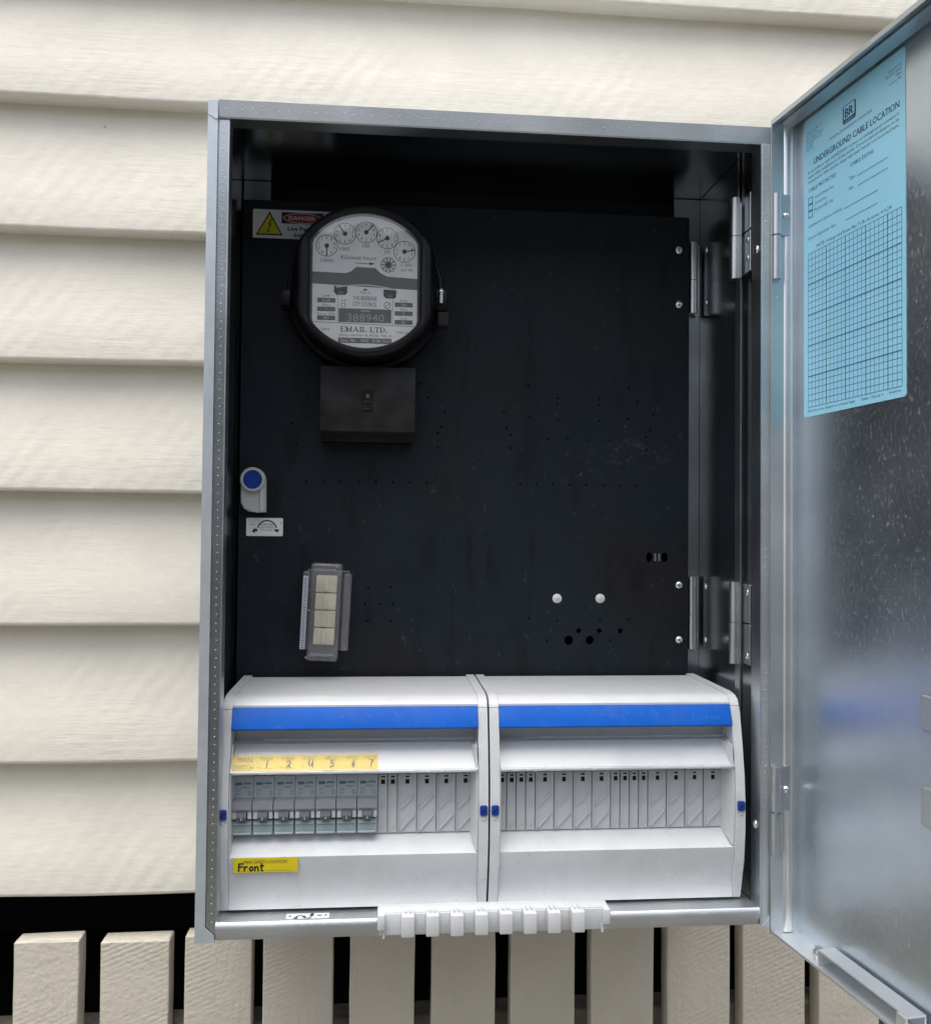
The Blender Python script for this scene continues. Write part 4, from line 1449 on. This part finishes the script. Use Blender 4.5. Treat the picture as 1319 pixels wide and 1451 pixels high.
def board(x0, x1, label, blanks, bx):
    root = thing('distribution_board', label, 'distribution board', ((x0 + x1) / 2, .10, -.3345), group='distribution boards')
    cw = 0.0082
    for a, b in ((x0, x0 + cw), (x1 - cw, x1)):
        bm = bmesh.new()
        prism_x(bm, COL, a, b)
        bmesh.ops.bevel(bm, geom=[e for e in bm.edges if abs(e.verts[0].co.x - e.verts[1].co.x) < 1e-7 and min(v.co.y for v in e.verts) < .05], offset=.0007, segments=2, affect='EDGES')
        col = link('end_cap', bm, 'white', root, smooth=True)
        bm = bmesh.new()
        box(bm, a - .00002, b + .00002, .0279, .0300, -.1652, -.1648)
        link('cap_joint', bm, 'ink_grey', col)
        cx = (a + b) / 2
        bm = bmesh.new()
        prism_y(bm, rounded_rect(cx - .0033, -.2548, cx + .0033, -.2462, .0016), .0112, .0140)
        k = link('quarter_turn_lock', bm, 'navy', col)
        bm = B(cx - .0022, cx + .0022, .0106, .0113, -.2510, -.2500, mat=None)
        bmesh.ops.rotate(bm, cent=(cx, .011, -.2505), matrix=Matrix.Rotation(math.radians(-45), 3, 'Y'), verts=bm.verts)
        link('lock_bump', bm, 'ink', col)
        bm = bmesh.new()
        dome(bm, (cx, .0132, -.2580), (0, -1, 0), .0017, .0012, 10)
        link('lock_bump', bm, 'white_bright', col, smooth=True)
    ia, ib = x0 + cw, x1 - cw
    bm = bmesh.new()
    prism_x(bm, BODY, ia + .0002, ib - .0002)
    link('housing', bm, 'white', root, smooth=True)
    # bright inner jambs that close the ends of the opening
    for a, b in ((ia, ia + .0012), (ib - .0062, ib)):
        bm = bmesh.new()
        if b - a > .003:
            prism_x(bm, [(.0385, -.1955), (.0300, -.1960), (.0172, -.2195), (.0160, -.2600), (.0172, -.2860), (.0385, -.2755)], ib - .0016, ib - .0003)
            w = [(ib - .0060, .0384), (ib - .0016, .0384), (ib - .0016, .0172)]
            va = [bm.verts.new((x, y, -.1975)) for x, y in w]
            vb = [bm.verts.new((x, y, -.2866 if y < .02 else -.2760)) for x, y in w]
            for i in range(3):
                bm.faces.new((va[i], va[(i + 1) % 3], vb[(i + 1) % 3], vb[i]))
            bm.faces.new(va)
            bm.faces.new(vb[::-1])
        else:
            prism_x(bm, [(.0385, -.1955), (.0300, -.1960), (.0172, -.2195), (.0160, -.2600), (.0172, -.2860), (.0385, -.2755)], ia + .0003, ia + .0012)
        link('jamb', bm, 'white_bright', root)
    # blue brow
    bm = bmesh.new()
    prism_x(bm, [(.0331, -.1641), (.0292, -.1641), (.0258, -.1700), (.0228, -.1770), (.0216, -.1808), (.0228, -.1822), (.0331, -.1822)], ia + .0003, ib - .0003)
    brow = link('blue_trim', bm, 'blue', root, smooth=True)
    # clear hinged label flap
    fm = flap_frame(ia + .0006)
    L = ib - ia - .0012
    bm = bmesh.new()
    box(bm, 0, L, -.0010, 0, .0006, fl_len, bev=.0003, seg=1)
    bm.transform(fm)
    flap = link('label_flap', bm, 'clear_flap', root)
    bm = bmesh.new()
    box(bm, 0, L, -.0022, .0016, -.0016, .0006, bev=.0005)
    box(bm, L * .12, L, -.0018, .0004, fl_len, fl_len + .0012, bev=.0003, seg=1)
    box(bm, 0, .0008, -.0018, .0, .0006, fl_len)
    box(bm, L - .0008, L, -.0018, .0, .0006, fl_len)
    bm.transform(fm)
    link('flap_edge', bm, 'clear_edge', flap)
    bm = bmesh.new()
    box(bm, 0.001, L - .001, .0030, .0036, .0004, fl_len - .001)
    bm.transform(fm)
    link('label_carrier', bm, 'blank', root)
    # blank plates
    x = bx
    for kind in blanks:
        me, ms = BL_N if kind == 'n' else BL_W
        o = bpy.data.objects.new('blank_plate', me)
        C.objects.link(o)
        o.parent = root
        m = Matrix.Translation((x, .0380, -.2755))
        o.matrix_local = WM[root.name].inverted() @ m
        s = bpy.data.objects.new('slot', ms)
        C.objects.link(s)
        s.parent = o
        x += HALF if kind == 'n' else HALF * 2
    return root, brow


db1, brow1 = board(-0.2300, -0.0012, 'left white distribution board holding breakers behind a yellow label strip', 'nnwwww', -0.0962)
db2, brow2 = board(0.0006, 0.2278, 'right white distribution board filled only with blank plates', 'nnnnwwwwnnnnwwww', 0.0092)
# moulded name on the right board's blue trim: flat letters, relief lightened by colour
bmx = Matrix.Translation((0.1830, .0227, -.1768)) @ Matrix.Rotation(-math.atan2(.0030, .0070), 4, 'X')
S = Sheet(bmx, brow2)
S.text('blue_pale', 'hager', 0, 0, .0060, .0270, 'L', 1, res=3)
S.flush({'blue_pale': 'painted_relief_name'})

# ---------------------------------------------------------------- circuit breakers
BW = 0.01785
BX0 = -0.2214
NAMES = ['MAIN SWITCH', 'POWER 1', 'POWER 2', 'LIGHT 4', 'AIRCON 5', 'AIRCON 6', 'HOT W 7']


def breaker_proto():
    r = thing('circuit_breaker', 'x', 'circuit breaker', (BX0, .038, -.2755), group='circuit breakers in the left board')
    x0, x1 = BX0 + .00015, BX0 + BW - .00025
    bm = bmesh.new()
    prism_x(bm, [(.0378, -.2235), (.0330, -.2235), (.0330, -.2425), (.0300, -.2440), (.0300, -.2590), (.0330, -.2600), (.0330, -.2735), (.0378, -.2750)], x0, x1)
    link('case', bm, 'breaker', r)
    bm = bmesh.new()
    prism_x(bm, [(.0330, -.2420), (.0262, -.2434), (.0248, -.2500), (.0262, -.2528), (.0330, -.2528)], x0 + .0002, x1 - .0002)
    link('nose', bm, 'nose', r)
    for a, b in ((x0 + .0008, x0 + .0046), (x1 - .0038, x1 - .0004)):
        link('toggle_guard', B(a, b, .0262, .0330, -.2586, -.2526, bev=.0005), 'blank', r)
    bm = bmesh.new()
    prism_x(bm, [(.0330, -.2520), (.0240, -.2524), (.0224, -.2560), (.0232, -.2590), (.0300, -.2605)], x0 + .0050, x1 - .0044)
    tg = link('toggle', bm, 'toggle', r)
    link('toggle_mark', B(x0 + .0086, x0 + .0092, .0219, .0226, -.2584, -.2566), 'ink_white', tg)
    bm = bmesh.new()
    box(bm, x0 + .0004, x1 - .0004, .0285, .0331, -.2722, -.2606, bev=.0008)
    sh = link('terminal_shutter', bm, 'teal', r, smooth=True)
    link('shutter_rib', B(x0 + .0010, x1 - .0010, .0272, .0286, -.2640, -.2622, bev=.0004), 'teal', sh)
    link('shutter_foot', B(x0 + .0012, x1 - .0012, .0272, .0286, -.2722, -.2706, bev=.0004), 'breaker', sh)
    S = Sheet(Matrix.Translation((x0, .0330, -.2425)), r)
    S.rect('ink_teal', .0022, .0112, .0076, .0136)
    S.rect('ink_teal', .0082, .0120, .0158, .0128)
    S.rect('ink_teal', .0098, .0130, .0150, .0136)
    S.text('ink_grey', 'MTN116', .0080, .0084, .0016, .0070, 'L', res=1)
    S.text('ink_grey', 'C16', .0024, .0060, .0020, .0040, 'L', res=1)
    S.text('ink_grey', '230V', .0024, .0030, .0014, .0036, 'L', res=1)
    S.frame('ink_grey', .0136, .0028, .0158, .0056, .0003)
    S.flush({'ink_teal': 'blue_stripe', 'ink_grey': 'small_print'})
    return r


br0 = breaker_proto()
brs = [br0]
for i in range(1, 7):
    c = copy_tree(br0)
    c.location.x = br0.location.x + BW * i
    brs.append(c)
ords = ['leftmost grey circuit breaker, under the words MAIN SWITCH on the yellow strip',
        'grey circuit breaker between the main switch breaker and the second POWER breaker',
        'third grey circuit breaker from the left end, beside the LIGHT breaker',
        'middle grey circuit breaker of the row, under the word LIGHT',
        'grey circuit breaker directly right of the LIGHT breaker',
        'second to last grey circuit breaker before the blank plates',
        'rightmost grey circuit breaker, touching the pale blank plates']
for c, l in zip(brs, ords):
    c['label'] = l

# ---------------------------------------------------------------- yellow circuit label strip behind the flap
ymx = flap_frame(-0.2206) @ Matrix.Translation((0, .0024, .0024))
ys = thing('circuit_label_strip', 'long yellow circuit label strip with handwritten numbers above the breakers', 'label strip', mat=ymx)
YL, YH = 0.1240, 0.0152
bk = link('backing', B(0, YL, -.0002, 0, 0, YH), 'yellow', None, world=ymx)
bk.parent = ys
bk.matrix_local = Matrix.Identity(4)
S = Sheet(ymx @ Matrix.Translation((0, -.0002, 0)), ys)
S.text('ink_brown', 'MAIN', .0102, .0082, .0052, .0122, 'C')
S.text('ink_brown', 'SWITCH', .0094, .0008, .0052, .0168, 'C')
pos = [.0285, .0470, .0655, .0838, .1020, .1175]
for p, t in zip(pos, ('POWER', 'POWER', 'LIGHT', 'AIRCON', 'AIRCON', 'HOT W')):
    S.text('ink_brown', t, p, .0100, .0034, .0112, 'C')
    S.text('ink_brown', 'No.', p - .0070, .0026, .0026, .0040, 'L', res=1)
    S.line('ink_brown', [(p - .0026, .0024), (p + .0060, .0024)], .00025)
hand = {0: [[(.4, 1), (.3, 0)]],
        1: [[(0, .8), (.3, 1), (.6, .8), (.5, .5), (0, .05), (.3, .15), (.75, 0)]],
        2: [[(.1, 1), (0, .45), (.2, .25), (.6, .4), (.7, 1), (.65, 0)]],
        3: [[(.7, 1), (.25, 1), (.15, .6), (.55, .55), (.6, .2), (.3, 0), (0, .1)]],
        4: [[(.55, 1), (.2, .5), (.2, .1), (.45, 0), (.6, .25), (.4, .45), (.2, .3)]],
        5: [[(0, 1), (.7, 1), (.35, .5), (.25, 0)]]}
for k, p in enumerate(pos):
    for stroke in hand[k]:
        S.line('ink', [(p - .0010 + .0052 * a, .0032 + .0062 * b) for a, b in stroke], .0010, 2)
S.flush({'ink_brown': 'printed_lettering', 'ink': 'handwritten_numbers'})

# ---------------------------------------------------------------- main earth sticker on the lower apron
emx = Matrix.Translation((-0.2172, .0166, -.3004))
es = thing('earth_location_sticker', 'yellow main earth location sticker handwritten Front, low on the left white board', 'sticker', mat=emx)
bk = link('backing', B(0, .0540, -.0002, 0.0001, 0, .0122), 'yellow_dk', None, world=emx)
bk.parent = es
bk.matrix_local = Matrix.Identity(4)
S = Sheet(emx @ Matrix.Translation((0, -.0002, 0)), es)
S.text('ink_brown', 'MAIN EARTH LOCATION', .0085, .0076, .0026, .0360, 'L')
S.line('ink_brown', [(.0040, .0014), (.0500, .0014)], .0002)
letters = {'F': [[(0, 0), (.05, 1), (.6, 1)], [(.02, .55), (.5, .6)]], 'r': [[(0, .6), (.05, 0)], [(.03, .4), (.25, .6), (.45, .55)]],
           'o': [[(.2, .6), (0, .3), (.2, 0), (.45, .2), (.4, .5), (.2, .6)]], 'n': [[(0, .6), (.03, 0)], [(.03, .4), (.3, .6), (.45, .4), (.45, 0)]], 't': [[(.2, 1), (.2, .05), (.4, 0)], [(0, .65), (.5, .7)]]}
lx0 = .0045
for ch in 'Front':
    for st in letters[ch]:
        S.line('ink', [(lx0 + .0062 * a, .0014 + .0062 * b) for a, b in st], .0012, 2)
    lx0 += .0044 if ch != 'F' else .0046
S.flush({'ink_brown': 'printed_lettering', 'ink': 'handwriting'})

# ---------------------------------------------------------------- white sticker on the bottom lip
lmx = Matrix.Translation((-0.1722, 0.0022, -.3362)) @ Matrix.Rotation(math.radians(-90), 4, 'X')
ls = thing('lip_sticker', 'small white sticker with black arrows on the galvanised bottom lip', 'sticker', mat=lmx)
bk = link('backing', B(0, .0362, -.0003, 0, 0, .0145), 'white_bright', None, world=lmx)
bk.parent = ls
bk.matrix_local = Matrix.Identity(4)
S = Sheet(lmx @ Matrix.Translation((0, -.0003, 0)), ls)
S.arc('ink', .0120, .0068, .0032, .0012, 10, 170, n=12)
S.arc('ink', .0182, .0078, .0032, .0012, 190, 350, n=12)
S.poly('ink', [(.0068, .0068), (.0066, .0018), (.0096, .0020), (.0100, .0072)])
S.poly('ink', [(.0196, .0086), (.0206, .0140), (.0232, .0140), (.0228, .0084)])
S.poly('ink', [(.0134, .0066), (.0170, .0066), (.0158, .0096)])
S.rect('ink', .0025, .0085, .0042, .0105)
S.rect('ink', .0262, .0088, .0298, .0106)
S.rect('ink', .0325, .0088, .0340, .0112)
S.flush({'ink': 'arrows'})

# ================================================================ WHITE PLASTIC COMB on the bottom lip
comb = thing('plastic_comb', 'white plastic comb strip with eight square pegs resting on the bottom lip', 'plastic strip', (0.0005, -0.02, -.340))
bm = bmesh.new()
box(bm, -.0945, .0955, -.0215, -.0045, -.3345, -.3212, bev=.0012)
link('bar', bm, 'white_bright', comb, smooth=True)
bm = bmesh.new()
box(bm, -.0940, .0950, -.0225, -.0212, -.3395, -.3225, bev=.0005)
link('face_plate', bm, 'white', comb, smooth=True)
for s in (-1, 1):
    xa = -.0955 if s < 0 else .0905
    link('end_block', B(xa, xa + .0062, -.0270, -.0060, -.3345, -.3215, bev=.0015), 'white_bright', comb, smooth=True)
    xb = -.0905 if s < 0 else .0905
    link('end_tab', B(xb - .0008, xb + .0012, -.0235, -.0190, -.3420, -.3345, bev=.0004), 'white', comb)
peg = None
for i in range(8):
    x = -.0762 + .01985 * i
    if peg is None:
        bm = B(x, x + .0104, -.0360, -.0226, -.3362, -.3196, bev=.0007)
        box(bm, x + .0026, x + .0042, -.0300, -.0226, -.3196, -.3180)
        box(bm, x + .0064, x + .0080, -.0300, -.0226, -.3196, -.3180)
        peg = link('peg', bm, 'white_bright', comb, smooth=True)
        px0 = x
    else:
        c = peg.copy()
        C.objects.link(c)
        c.location.x = peg.location.x + (x - px0)
        c.location.z = peg.location.z + random.uniform(-.0003, .0003)
